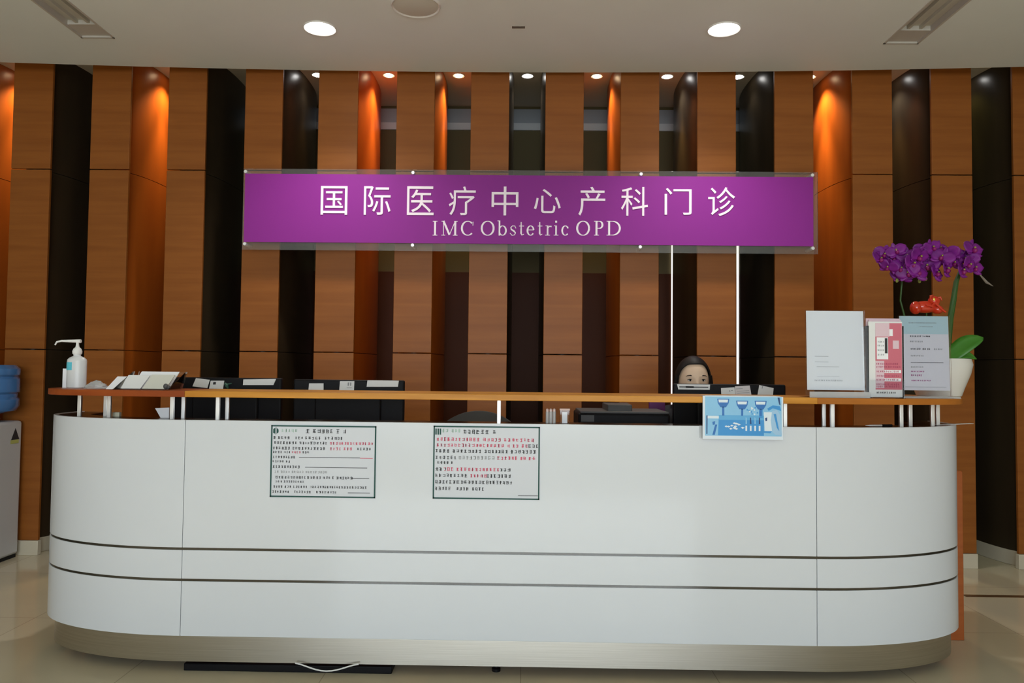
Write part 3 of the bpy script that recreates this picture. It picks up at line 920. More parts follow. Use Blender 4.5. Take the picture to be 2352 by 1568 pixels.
MB().tube([(a.x, 3.20, LZ + .005), (a.x + .02, 3.20, LZ + .005), (a.x + .07, 3.205, LZ + .005)], [.001, .004, .005], 10).build('silver_tip', m_chrome, t)
MB().tube([(a.x + .07, 3.205, LZ + .005), (c.x, 3.215, LZ + .005)], .005, 10).build('barrel', m_black, t)
a, c = U(356, 937, 3.24), U(388, 955, 3.24)
tag(MB().add([(a.x, 3.24, a.z), (c.x, 3.24, a.z + .003), (c.x, 3.24, LZ), (a.x + .025, 3.24, LZ), (a.x, 3.25, a.z), (c.x, 3.25, a.z + .003), (c.x, 3.25, LZ), (a.x + .025, 3.25, LZ)], [(0, 1, 2, 3), (7, 6, 5, 4), (0, 4, 5, 1), (1, 5, 6, 2), (2, 6, 7, 3), (3, 7, 4, 0)]).build('slanted_card', m_paper2), 'white slant-edged card standing under the shelf at left', 'card')
a, c = U(260, 946, 3.27), U(276, 953, 3.27)
tag(MB().box(a.x, c.x, 3.262, 3.282, LZ, a.z).build('small_block', mat('cream_plastic', (.6, .58, .45), .5), bevel=.002), 'tiny cream block on the ledge right of the second post', 'block')
a, c = U(2150, 979, 3.30), U(2228, 979, 3.45)
tag(MB().slab([(a.x, 3.295, ZT + .0005), (c.x, 3.42, ZT + .0005), (c.x, 3.45, ZT + .0005), (a.x, 3.33, ZT + .0005)], (0, 0, 1), .0015).build('thin_sheet', m_paper), 'thin pale sheet poking out past the right end of desk top', 'sheet')

# ------------------------------------------------------------------ left shelf items
SZ = 1.149
q = U(175, 892, 3.30)
bx, by = q.x, 3.30
hb = U(175, 780, 3.30).z - SZ
t = thing('sanitizer_bottle', 'white pump sanitizer bottle at the left end of the shelf', 'bottle', (bx, by, SZ))
k = hb / 0.21
MB().lathe([(.036, 0), (.041, .003), (.041, .118 * k), (.039, .125 * k), (.030, .133 * k), (.016, .139 * k), (.014, .146 * k)], (bx, by, SZ), 32, sy=.75).build('bottle_body', mat('white_bottle', (.70, .72, .75), .3), t)
MB().lathe([(.014, .144 * k), (.019, .150 * k), (.0195, .160 * k), (.016, .170 * k), (.008, .178 * k), (.006, .190 * k), (.006, .202 * k)], (bx, by, SZ), 24).build('pump_collar', m_paper, t)
zt = SZ + .202 * k
MB().tube([(bx + .014, by, zt + .002), (bx - .01, by, zt + .002), (bx - .065, by - .01, zt + .002), (bx - .083, by - .014, zt - .003), (bx - .090, by - .015, zt - .016)], [.008, .007, .0045, .004, .0035], 12).build('spout', m_paper, t)
lb = MB()
pts = [(bx + .0418 * math.cos(R(a)), by + .0418 * .75 * math.sin(R(a))) for a in range(180, 266, 6)]
pin = [(bx + .0405 * math.cos(R(a)), by + .0405 * .75 * math.sin(R(a))) for a in range(180, 266, 6)]
lb.strip(pts, pin, SZ + .078 * k, SZ + .112 * k)
lb.build('blue_label', mat('cyan_label', (.12, .58, .74), .4), t)
# card stuck behind the bottle
a, c = U(145, 846, 3.335), U(168, 878, 3.335)
tag(MB().box(a.x, c.x, 3.333, 3.336, SZ, a.z).build('small_card', m_paper2), 'pale card standing behind the left side of the pump bottle', 'card')
# crumpled clear plastic bag
def crumple(cx, cy, z, rx, ry, h, seed, n=18, r=9):
    rnd = random.Random(seed)
    mb = MB()
    vs = []
    for j in range(r):
        u = j / (r - 1)
        for k in range(n):
            g = 2 * PI * k / n
            rr = math.cos(u * PI / 2) ** .6
            jit = 1 + rnd.uniform(-.16, .16)
            vs.append((cx + rx * rr * jit * math.cos(g), cy + ry * rr * jit * math.sin(g), z + h * u * (1 + rnd.uniform(-.22, .1)) if j else z))
    fs = [(j * n + k, j * n + (k + 1) % n, (j + 1) * n + (k + 1) % n, (j + 1) * n + k) for j in range(r - 1) for k in range(n)]
    fs += [tuple(range(n - 1, -1, -1)), tuple(range((r - 1) * n, r * n))]
    mb.add(vs, fs)
    return mb


q = U(222, 890, 3.27)
tag(crumple(q.x, 3.27, SZ, .048, .03, .035, 3).build('plastic_bag', m_milky, angle=20), 'crumpled clear plastic bag right of the pump bottle', 'bag')
# leaflets leaning back
def lean(px0, px1, pyt, pyb, Y, dy, shear, label, m, t_=.002, name='leaflet', group='loose leaflets at the left of the shelf', marks=None):
    a, c = U(px0, pyb, Y), U(px1, pyb, Y)
    zt = U((px0 + px1) / 2, pyt, Y + dy).z
    quad = [(a.x, Y, SZ + .001), (c.x, Y, SZ + .001), (c.x + shear, Y + dy, zt), (a.x + shear, Y + dy, zt)]
    o = MB().slab(quad, (0, .9, -.4), t_).build(name, m)
    tag(o, label, 'leaflet', group)
    return o, [Vector(v) for v in quad]


lean(243, 268, 864, 890, 3.19, .05, .022, 'pale leaflet leaning just left of the clear leaflet tray', m_paper2)
# clear leaflet tray
a, c = U(266, 893, 3.14), U(392, 893, 3.14)
t = thing('leaflet_tray', 'low clear acrylic tray holding white leaflets on the left shelf', 'tray', ((a.x + c.x) / 2, 3.2, SZ), None)
MB().box(a.x, c.x, 3.115, 3.27, SZ, SZ + .004).build('base', m_clear, t)
zt = U(330, 853, 3.25).z
MB().slab([(a.x + .022, 3.25, SZ + .004), (c.x, 3.25, SZ + .004), (c.x + .012, 3.268, zt), (a.x + .03, 3.268, zt)], (0, 1, 0), .003).build('back_wall', m_clear, t)
for xx in (a.x, c.x - .002):
    MB().add([(xx, 3.12, SZ + .004), (xx, 3.25, SZ + .004), (xx + .012, 3.268, zt), (xx + .01, 3.255, zt), (xx + .003, 3.0 + .003, 0), ][:4] + [(xx + .003, 3.12, SZ + .004), (xx + .003, 3.25, SZ + .004), (xx + .015, 3.268, zt), (xx + .013, 3.255, zt)], [(0, 1, 2, 3), (7, 6, 5, 4), (0, 4, 5, 1), (1, 5, 6, 2), (2, 6, 7, 3), (3, 7, 4, 0)]).build('side_wall', m_clear, t)


def tray_leaf(px0, px1, pyt, Y, dy, label, m, shear=.018):
    a_, c_ = U(px0, 893, Y), U(px1, 893, Y)
    zt_ = U((px0 + px1) / 2, pyt, Y + dy).z
    tag(MB().slab([(a_.x, Y, SZ + .005), (c_.x, Y, SZ + .005), (c_.x + shear, Y + dy, zt_), (a_.x + shear, Y + dy, zt_)], (0, .9, -.3), .003).build('leaflet', m), label, 'leaflet', 'leaflets in the clear tray')


tray_leaf(272, 322, 861, 3.17, .045, 'cream leaflet at the left half of the clear tray', m_paper)
tray_leaf(326, 380, 860, 3.16, .045, 'cream leaflet at the right half of the clear tray', mat('cream_paper', (.66, .66, .60), .6))
tray_leaf(300, 388, 853, 3.19, .055, 'wide white leaflet standing tallest at the tray back', m_paper2)
q = U(385, 893, 3.135)
tag(MB().ball((q.x - .008, 3.135, SZ + .016), .010, .008, .012).ball((q.x + .004, 3.135, SZ + .012), .008, .007, .008).build('dark_trinket', m_dgrey, angle=60), 'little dark trinket at the right front corner of the leaflet tray', 'trinket')

# ------------------------------------------------------------------ right shelf items
def stand_holder(x0p, x1p, ytp, ybp, Y, label, lean_=.012):
    a_, c_ = U(x0p, ybp, Y), U(x1p, ybp, Y)
    zt_ = U((x0p + x1p) / 2, ytp, Y + lean_).z
    t_ = thing('acrylic_stand', label, 'sign holder', ((a_.x + c_.x) / 2, Y, SZ), 'acrylic holders at the right of the shelf')
    return a_.x, c_.x, zt_, t_


# tall white sheet holder
xa, xb, zt, t = stand_holder(1854, 1991, 712, 908, 3.145, 'clear stand with a blank-looking pale page, leftmost of the right cluster')
MB().slab([(xa, 3.15, SZ + .002), (xb, 3.15, SZ + .002), (xb, 3.162, zt), (xa, 3.162, zt)], (0, -1, 0), .002).build('front_sheet', m_clear, t)
MB().slab([(xa, 3.158, SZ + .002), (xb, 3.158, SZ + .002), (xb, 3.170, zt), (xa, 3.170, zt)], (0, 1, 0), .002).build('back_sheet', m_clear, t)
MB().box(xa, xb + .01, 3.118, 3.24, SZ, SZ + .003).build('foot', m_clear, t)
MB().box(xa, xb, 3.115, 3.12, SZ, SZ + .024).build('front_lip', m_milky, t)
za = SZ + .03
o = tag(MB().slab([(xa + .004, 3.1525 + .002, za), (xb - .004, 3.1525 + .002, za), (xb - .004, 3.1655, zt - .003), (xa + .004, 3.1655, zt - .003)], (0, 1, 0), .001).build('paper_page', m_paper2), 'plain pale page inside the leftmost clear stand', 'page', 'pages in acrylic holders')


def page_marks(o, xa, xb, z0, z1, y0, y1, rows, mats):
    mb = MB()
    for u0, u1, v, h, k in rows:
        z = z1 - (z1 - z0) * v
        y = y0 + (y1 - y0) * (z - z0) / (z1 - z0) - .0012
        n0 = len(mb.v)
        if h > 0.02 or k >= 10:
            glyphs(mb, xa + (xb - xa) * u0, xa + (xb - xa) * u1, z, h * (z1 - z0), y, k % 10, .95)
        else:
            mb.plate(xa + (xb - xa) * u0, xa + (xb - xa) * u1, z - h * (z1 - z0) / 2, z + h * (z1 - z0) / 2, y, k)
    mb.build('print', mats, o, closed=False)


page_marks(o, xa, xb, za, zt, 3.1545, 3.1655, [(.15, .38, .58, .004, 0), (.15, .38, .65, .004, 1), (.18, .56, .71, .004, 0), (.18, .56, .83, .003, 1), (.14, .62, .88, .02, 11)], [m_gink, mat('faint_ink', (.5, .52, .56), .6)])
# red brochure rack
xa, xb, zt, t = stand_holder(1994, 2076, 732, 909, 3.13, 'narrow clear rack of red brochures between two larger stands')
MB().box(xa, xb, 3.125, 3.128, SZ, SZ + .075).build('front_wall', m_clear, t)
MB().box(xa, xa + .003, 3.128, 3.17, SZ, zt - .03).box(xb - .003, xb, 3.128, 3.17, SZ, zt - .03).build('side_wall', m_clear, t)
MB().box(xa, xb, 3.167, 3.17, SZ, zt - .01).build('back_wall', m_clear, t)
MB().box(xa, xb, 3.115, 3.17, SZ, SZ + .003).build('base', m_clear, t)
m_pink = mat('pink_brochure', (.62, .16, .22), .45)
m_pink2 = mat('pale_pink', (.74, .55, .63), .45)
for k, (d, dz, lab) in enumerate(((.0, -.012, 'red and white brochure at the very front of the rack'), (.010, -.004, 'pale pink brochure second from front in the rack'), (.020, .002, 'rear pink brochure poking out highest from the rack'))):
    y = 3.132 + d
    z1 = zt + dz
    sx = (k % 2) * .006
    w0, w1 = xa + .004 + sx, xb - .004
    o = tag(MB().box(w0, w1, y, y + .006, SZ + .004, z1).build('brochure', m_paper if k == 0 else m_pink2), lab, 'brochure', 'brochures in the rack')
    if k == 0:
        mb = MB()
        W_ = w1 - w0
        H_ = z1 - SZ - .004
        yy = y - .0006
        f = lambda u0, u1, v0, v1, mm, d_=0: mb.plate(w0 + W_ * u0, w0 + W_ * u1, z1 - H_ * v1, z1 - H_ * v0, yy - d_, mm)
        f(.20, .99, .02, .90, 0)
        f(.20, .62, .02, .20, 1, .0002)
        f(.24, .58, .21, .50, 2, .0002)
        f(.48, .56, .22, .42, 3, .0004)
        f(.62, .72, .1, .19, 2, .0003)
        f(.72, .90, .25, .36, 1, .0002)
        f(.20, .46, .52, .88, 1, .0002)
        f(.46, .96, .64, .68, 2, .0002)
        f(.46, .96, .75, .79, 2, .0002)
        for v in (.27, .32, .38, .44):
            glyphs(mb, w0 + W_ * .26, w0 + W_ * .47, z1 - H_ * v, H_ * .025, yy - .0005, 4)
        for v in (.56, .60, .66, .72, .77, .83, .86):
            glyphs(mb, w0 + W_ * .22, w0 + W_ * .92, z1 - H_ * v, H_ * .026, yy - .0005, 5)
        glyphs(mb, w0 + W_ * .22, w0 + W_ * .8, z1 - H_ * .94, H_ * .025, yy - .0005, 3)
        mb.build('print', [m_pink, m_pink2, m_paper2, m_ink, m_gink, mat('dark_pink_ink', (.45, .06, .14), .5)], o, closed=False)
# second document stand
xa, xb, zt, t = stand_holder(2070, 2188, 724, 911, 3.185, 'clear stand with a printed page topped by a pale blue band')
MB().slab([(xa, 3.19, SZ + .002), (xb, 3.19, SZ + .002), (xb, 3.202, zt), (xa, 3.202, zt)], (0, -1, 0), .002).build('front_sheet', m_clear, t)
MB().slab([(xa, 3.198, SZ + .002), (xb, 3.198, SZ + .002), (xb, 3.210, zt), (xa, 3.210, zt)], (0, 1, 0), .002).build('back_sheet', m_clear, t)
MB().box(xa - .02, xb + .028, 3.175, 3.30, SZ, SZ + .006).build('foot', m_milky, t)
za = SZ + .032
o = tag(MB().slab([(xa + .004, 3.1945, za), (xb - .004, 3.1945, za), (xb - .004, 3.2055, zt - .003), (xa + .004, 3.2055, zt - .003)], (0, 1, 0), .001).build('paper_page', mat('lilac_paper', (.68, .66, .74), .5)), 'printed page with blue heading band inside the right clear stand', 'page', 'pages in acrylic holders')
mb = MB()
zz0 = zt - .003 - (zt - za) * .24
yy0 = 3.1945 + (3.2055 - 3.1945) * (zz0 - za) / (zt - .003 - za)
mb.add([(xa + .005, yy0 - .0008, zz0), (xb - .005, yy0 - .0008, zz0), (xb - .005, 3.2047, zt - .003), (xa + .005, 3.2047, zt - .003)], [(0, 1, 2, 3)])
mb.build('heading_band', mat('pale_blue_band', (.45, .60, .68), .5), o, closed=False)
page_marks(o, xa, xb, za, zt, 3.1942, 3.2052, [(.2, .75, .10, .016, 10), (.4, .68, .15, .012, 10), (.22, .62, .28, .022, 12), (.22, .46, .35, .022, 10), (.22, .42, .45, .024, 12), (.46, .6, .45, .024, 12), (.68, .84, .45, .022, 10), (.22, .48, .54, .022, 10), (.22, .86, .63, .005, 2), (.22, .46, .69, .022, 10), (.22, .48, .75, .02, 11), (.22, .44, .80, .026, 11), (.22, .6, .87, .02, 11), (.1, .9, .955, .004, 0)], [m_gink, mat('magenta_ink', (.40, .05, .25), .6), m_ink])

# ------------------------------------------------------------------ orchid
OY = 3.44
pc = U(2156, 905, OY)
ox, oy = pc.x, OY
pr_ = U(2224, 860, OY).x - ox
zp = U(2160, 824, OY).z
t = thing('potted_orchid', 'purple orchid in a white pot behind the right stands', 'potted plant', (ox, oy, SZ))
hp = zp - SZ
MB().lathe([(.6 * pr_, 0), (.68 * pr_, .004), (.78 * pr_, .25 * hp), (.95 * pr_, .6 * hp), (1.02 * pr_, .85 * hp), (.97 * pr_, hp), (.90 * pr_, hp), (.86 * pr_, .8 * hp)], (ox, oy, SZ), 36).build('pot', mat('white_ceramic', (.72, .70, .66), .25), t)
m_leaf = noise_mat('orchid_leaf', (.035, .16, .012), (.06, .24, .02), nscale=6, rough=.4)
m_stem = mat('green_stem', (.03, .085, .012), .5)
MB().lathe([(.01, .78 * hp), (.85 * pr_, .8 * hp), (.6 * pr_, .9 * hp), (.01, .93 * hp)], (ox, oy, SZ), 24).build('moss', mat('moss', (.06, .05, .02), .9), t)


def leaf(p0, p1, wid, droop, name='leaf'):
    p0, p1 = Vector(p0), Vector(p1)
    d = p1 - p0
    side = d.cross(Vector((0.15, -0.75, 0.75))).normalized()
    vs = []
    n = 12
    for i in range(n + 1):
        u = i / n
        c_ = p0 + d * u + Vector((0, 0, droop * math.sin(PI * u)))
        ww = wid * (math.sin(PI * min(1, u * .92 + .08)) ** .65) * .5 + .002
        for s_ in (-1, -.5, 0, .5, 1):
            vs.append(c_ + side * ww * s_ + Vector((0, -.25, .3)) * abs(s_) * ww * .6)
    fs = [(i * 5 + k, i * 5 + k + 1, (i + 1) * 5 + k + 1, (i + 1) * 5 + k) for i in range(n) for k in range(4)]
    MB().add(vs, fs).build(name, m_leaf, t, sol=.003, closed=False, angle=80)


lb0 = Vector((ox + .02, oy - .02, zp - .02))
leaf(lb0, U(2258, 775, OY - .06), .075, .02)
leaf(lb0, U(2243, 824, OY - .05), .06, .028)
leaf(Vector((ox - .02, oy + .02, zp - .02)), U(2120, 800, OY + .12), .06, .03)
leaf(Vector((ox, oy + .03, zp - .02)), U(2200, 800, OY + .16), .06, .04)
stA = [U(2176, 812, OY), U(2183, 730, OY), U(2190, 690, OY), U(2196, 648, OY), U(2210, 610, OY), U(2200, 585, OY), U(2150, 572, OY), U(2110, 575, OY)]
MB().tube(stA, [.013, .013, .012, .0105, .006, .004, .003, .003], 10).build('flower_stem', m_stem, t)
stB = [U(2120, 812, OY + .02), U(2080, 735, OY + .02), U(2068, 690, OY + .02), U(2072, 640, OY + .02), U(2060, 605, OY + .01), U(2030, 588, OY)]
MB().tube(stB, [.005, .005, .004, .004, .003, .002], 8).build('flower_stem', m_stem, t)
MB().tube([U(2230, 600, OY), U(2250, 630, OY), U(2266, 648, OY), U(2281, 657, OY)], [.002, .003, .006, .001], 8).build('bud', mat('grey_bud', (.20, .17, .14), .6), t)
m_petal = noise_mat('orchid_petal', (.13, .004, .17), (.22, .010, .26), nscale=22, rough=.5)
m_lip = mat('orchid_lip', (.22, .006, .12), .4)
m_throat = mat('orchid_throat', (.30, .30, .05), .5)


def blossom_mesh():
    mb = MB()
    for ang, ln, wd, dz in ((90, .043, .026, 0), (215, .043, .025, 0), (325, .043, .025, 0), (165, .050, .052, -.006), (15, .050, .052, -.006)):
        a_ = R(ang)
        dx, dz_ = math.cos(a_), math.sin(a_)
        vs = []
        n = 8
        for i in range(n + 1):
            u = i / n
            ww = wd * .5 * max(.12, math.sin(PI * (u * .85 + .1)) ** .7) if u < 1 else wd * .08
            for s_ in (-1, -.5, 0, .5, 1):
                r_ = ln * u
                y = dz - .012 * u * u * (1 if ang not in (165, 15) else .4) + .008 * (s_ * s_) * u + .003 * math.sin(9 * s_ + ang)
                vs.append((dx * r_ - dz_ * ww * s_, y, dz_ * r_ + dx * ww * s_))
        mb.add(vs, [(i * 5 + k, i * 5 + k + 1, (i + 1) * 5 + k + 1, (i + 1) * 5 + k) for i in range(n) for k in range(4)])
    return mb


BL = [(2030, 583), (2018, 597), (2042, 612), (2072, 634), (2058, 578), (2092, 606), (2118, 578), (2140, 570), (2164, 592), (2132, 612), (2188, 604), (2206, 622), (2236, 616), (2232, 574), (2104, 628), (2212, 594), (2082, 590), (2170, 618), (2052, 596), (2066, 616), (2108, 588), (2156, 574), (2178, 586), (2222, 606), (2218, 594), (2148, 628), (2086, 626)]
proto = None
for i, (bx_, by_) in enumerate(BL):
    p = U(bx_, by_, OY - .03 - .02 * (i % 3))
    if proto is None:
        mb = blossom_mesh()
        org = ORG[t.name]
        me = bpy.data.meshes.new('blossom')
        me.from_pydata([tuple(v) for v in mb.v], [], mb.f)
        me.materials.append(m_petal)
        for pg in me.polygons:
            pg.use_smooth = True
        proto = me
        lm = MB().ball((0, -.012, -.008), .009, .012, .010, 0, 10, 7).ball((0, -.016, .004), .004, .005, .004, 1, 8, 6)
        lme = bpy.data.meshes.new('lip')
        lme.from_pydata([tuple(v) for v in lm.v], [], lm.f)
        lme.materials.append(m_lip)
        lme.materials.append(m_throat)
        for k, pg in enumerate(lme.polygons):
            pg.use_smooth = True
            pg.material_index = lm.m[k]
    o = bpy.data.objects.new('blossom', proto)
    COL.objects.link(o)
    o.parent = t
    o.location = p - ORG[t.name]
    rr = random.Random(i)
    o.rotation_euler = (R(rr.uniform(-30, 25)), R(rr.uniform(-25, 25)), R(rr.uniform(-50, 50)))
    sc_ = rr.uniform(.92, 1.14)
    o.scale = (sc_, sc_, sc_)
    sd = o.modifiers.new('thickness', 'SOLIDIFY')
    sd.thickness = .0012
    l = bpy.data.objects.new('lip', lme)
    COL.objects.link(l)
    l.parent = o
# pale buds hanging under the flowers
for bx_, by_ in ((2072, 626), (2112, 645), (2126, 640), (2060, 644)):
    p = U(bx_, by_, OY - .04)
    MB().ball(p, .007, .007, .010, 0, 10, 8).build('bud', mat('yellow_green_bud', (.22, .24, .05), .5), t)
# glossy red animal ornament on a stake in the pot
m_redg = mat('glossy_red', (.60, .035, .010), .15, coat=.5)
rc = U(2128, 705, OY - .02)
rt = thing('red_ornament', 'glossy red animal ornament on a stake under the orchid flowers', 'ornament', (rc.x, OY - .02, zp - .02))
s = 3.42 / F
ob = MB()
ob.ball((rc.x - 4 * s, OY - .02, rc.z), 30 * s, .03, 14 * s, 0, 24, 14)
ob.ball((rc.x - 26 * s, OY - .025, rc.z - 2 * s), 12 * s, .026, 15 * s)
ob.ball((rc.x + 13 * s, OY - .035, rc.z + 13 * s), 13 * s, .022, 12 * s)
ob.ball((rc.x + 22 * s, OY - .03, rc.z - 6 * s), 13 * s, .022, 10 * s)
ob.tube([(rc.x + 4 * s, OY - .04, rc.z + 18 * s), (rc.x + 2 * s, OY - .045, rc.z + 24 * s), (rc.x + 9 * s, OY - .045, rc.z + 27 * s)], [.006, .004, .002], 8)
ob.tube([(rc.x + 20 * s, OY - .04, rc.z + 20 * s), (rc.x + 25 * s, OY - .045, rc.z + 22 * s), (rc.x + 28 * s, OY - .045, rc.z + 14 * s)], [.006, .004, .002], 8)
ob.tube([(rc.x - 10 * s, OY - .05, rc.z + 4 * s), (rc.x + 2 * s, OY - .053, rc.z), (rc.x + 10 * s, OY - .05, rc.z + 10 * s), (rc.x + 26 * s, OY - .05, rc.z - 6 * s), (rc.x + 36 * s, OY - .045, rc.z - 12 * s)], [.004, .006, .006, .006, .005], 8)
ob.build('body', m_redg, rt, angle=80)
MB().ball((rc.x + 8 * s, OY - .054, rc.z + 16 * s), .005, .004, .008, 0, 10, 8).build('gold_mark', mat('gold', (.9, .55, .1), .3, metal=.6), rt)
MB().tube([(rc.x, OY - .02, zp - .035), (rc.x, OY - .02, rc.z - 6 * s)], .003, 8).build('stake', m_stem, rt)

# ------------------------------------------------------------------ water dispenser
dq = U(46, 1120, 4.96)
dx1 = dq.x
dzt = U(50, 966, 4.93).z
t = thing('water_dispenser', 'white water dispenser with blue bottle cut by the left edge', 'water dispenser', (dx1 - .16, 4.8, 0))
m_disp = mat('dispenser_white', (.54, .55, .57), .4)
MB().box(dx1 - .32, dx1, 4.62, 4.965, 0.02, dzt).build('body', m_disp, t, bevel=.018, seg=3)
MB().box(dx1 - .30, dx1 - .008, 4.635, 4.95, 0.0, 0.03).build('dark_base', m_black, t)
MB().lathe([(.095, 0), (.10, .02), (.085, .03)], (dx1 - .15, 4.79, dzt), 28).build('collar', mat('pale_collar', (.55, .62, .70), .4), t)
brad = U(34, 900, 4.80).x - (dx1 - .15)
bz0 = dzt + .02
bzt = U(20, 838, 4.7).z
hB = bzt - bz0
m_bott = mat('blue_bottle', (.10, .28, .62), .12, trans=.35, coat=.4)
MB().lathe([(.03, 0), (.05, .02), (brad * .9, .05), (brad, .08), (brad, hB * .36), (brad * .94, hB * .40), (brad * .94, hB * .46), (brad, hB * .50), (brad, hB * .74), (brad * .95, hB * .78), (brad, hB * .82), (brad, hB * .93), (brad * .88, hB)], (dx1 - .15, 4.79, bz0), 40).build('water_bottle', m_bott, t)
a = U(14, 998, 4.90)
yy = 4.90
MB().add([(dx1 + .001, yy - .045, a.z - .03), (dx1 + .001, yy + .035, a.z - .03), (dx1 + .001, yy - .005, a.z + .045)], [(0, 1, 2)]).build('warning_triangle', m_ink, t, closed=False)
MB().add([(dx1 + .001, yy - .05, a.z - .055), (dx1 + .001, yy + .03, a.z - .055), (dx1 + .001, yy + .03, a.z - .031), (dx1 + .001, yy - .05, a.z - .031)], [(0, 1, 2, 3)]).build('yellow_label', mat('yellow_green_label', (.50, .52, .16), .5), t, closed=False)

# ------------------------------------------------------------------ office chairs
m_fab = mat('grey_chair_fabric', (.065, .062, .06), .8)
m_fab2 = mat('black_chair_fabric', (.015, .015, .017), .8)


def chair(cx, cy, top, label, mf, wid=.46):
    t = thing('office_chair', label, 'chair', (cx, cy, 0), 'office chairs behind the desk')
    bkz0, bkz1 = .60, top
    vs, n, r = [], 16, 9
    for side_ in (0, 1):
        for j in range(r + 1):
            v = j / r
            for i in range(n + 1):
                u = -1 + 2 * i / n
                edge_ = (1 - .45 * max(0, v - .45) ** 1.5 / .55 ** 1.5 * 1.0)
                zt_ = bkz0 + (bkz1 - bkz0) * v * (1 - .16 * (abs(u) ** 2.2) * v)
                x = cx + wid / 2 * u * (.86 + .14 * math.sin(PI * min(1, v * 1.2)))
                y = cy + .23 + .05 * v - .06 * u * u + (.05 if side_ else 0)
                vs.append((x, y, zt_))
    q = (n + 1) * (r + 1)
    fs = []
    for j in range(r):
        for i in range(n):
            a_ = j * (n + 1) + i
            fs += [(a_, a_ + 1, a_ + n + 2, a_ + n + 1), (q + a_, q + a_ + n + 1, q + a_ + n + 2, q + a_ + 1)]
    for i in range(n):
        fs += [(i, q + i, q + i + 1, i + 1)]
        b_ = r * (n + 1) + i
        fs += [(b_, b_ + 1, q + b_ + 1, q + b_)]
    for j in range(r):
        a_ = j * (n + 1)
        fs += [(a_, a_ + n + 1, q + a_ + n + 1, q + a_)]
        a_ += n
        fs += [(a_, q + a_, q + a_ + n + 1, a_ + n + 1)]
    MB().add(vs, fs).build('backrest', mf, t, angle=60)
    MB().box(cx - .24, cx + .24, cy - .24, cy + .23, .42, .49).build('seat', mf, t, bevel=.03, seg=4)
    MB().box(cx - .03, cx + .03, cy + .20, cy + .30, .40, .66).build('back_bracket', m_black, t, bevel=.008)
    MB().lathe([(.03, .10), (.03, .25), (.02, .26), (.02, .42)], (cx, cy, 0), 16).build('gas_column', m_chrome, t)
    for k in range(5):
        g = 2 * PI * k / 5 + .3
        e = (cx + .28 * math.cos(g), cy + .28 * math.sin(g))
        MB().tube([(cx, cy, .12), (e[0], e[1], .075)], [.025, .016], 10).build('base_arm', m_black, t)
        MB().ball((e[0], e[1], .03), .02, .02, .03, 0, 12, 8).build('caster', m_black, t)
    return t


q = U(1100, 946, 4.52)
chair(q.x, 4.26, q.z + .004, 'empty office chair with a rounded grey backrest behind the counter', m_fab)
PXc, PYc = U(1590, 860, 4.14).x, 4.14
chair(PXc, PYc + .04, 1.02, 'black office chair occupied by the person', m_fab2)

# ------------------------------------------------------------------ person
HT = U(1595, 816, PYc).z
m_skin = mat('skin', (.72, .52, .38), .5)
m_hair = noise_mat('black_hair', (.006, .005, .005), (.014, .011, .010), scale=(30, 30, 2), nscale=5, rough=.55, spec=.25)
m_cloth = mat('dark_uniform', (.012, .012, .018), .8)
pe = thing('person', 'person with dark hair seated behind the monitor, face half hidden', 'person', (PXc, PYc, 0.49))


def skin_mesh(verts, edges, radii, root=0):
    me = bpy.data.meshes.new('skin')
    me.from_pydata([tuple(v) for v in verts], edges, [])
    o = bpy.data.objects.new('skin', me)
    COL.objects.link(o)
    md = o.modifiers.new('skin', 'SKIN')
    md.use_smooth_shade = True
    sv = me.skin_vertices[0].data
    for i, r in enumerate(radii):
        rr = r if isinstance(r, tuple) else (r, r)
        sv[i].radius = rr
        sv[i].use_root = (i == root)
    ms = o.modifiers.new('sub', 'SUBSURF')
    ms.levels = ms.render_levels = 2
    dg = bpy.context.evaluated_depsgraph_get()
    dg.update()
    e = o.evaluated_get(dg).to_mesh()
    vs = [v.co.copy() for v in e.vertices]
    fs = [tuple(p.vertices) for p in e.polygons]
    o.evaluated_get(dg).to_mesh_clear()
    bpy.data.objects.remove(o)
    return vs, fs


zo = HT - 1.34  # fit the seated height


def body_graph(g=0.0, hands=True):
    """seated skeleton: arms to the worktop, lower legs down"""
    V, E, Rr = [], [], []

    def a(p, r, par=None):
        V.append(Vector((PXc + p[0], PYc + p[1], p[2])))
        Rr.append(tuple(x + g for x in r) if isinstance(r, tuple) else r + g)
        if par is not None:
            E.append((par, len(V) - 1))
        return len(V) - 1
    pel = a((0, .02, .60), (.15, .11))
    bel = a((0, .01, .74 + zo * .5), (.125, .10), pel)
    che = a((0, .0, .90 + zo), (.15, .105), bel)
    upc = a((0, .0, 1.00 + zo), (.12, .085), che)
    nek = a((0, -.01, 1.08 + zo), .05, upc)
    hea = a((0, -.015, 1.15 + zo), .05, nek)
    for s_ in (-1, 1):
        sh_ = a((s_ * .165, .0, 1.01 + zo), .055, upc)
        el = a((s_ * .215, -.06, .80 + zo * .5), .042, sh_)
        wr = a((s_ * .10, -.235, .795), .027, el)
        pa = a((s_ * .075, -.285, .788), (.030, .015), wr)
        hp_ = a((s_ * .09, -.03, .575), .085, pel)
        kn = a((s_ * .11, -.40, .575), .06, hp_)
        an = a((s_ * .11, -.40, .12), .038, kn)
        he = a((s_ * .11, -.40, .05), .035, an)
        a((s_ * .115, -.52, .035), .028, he)
    return V, E, Rr


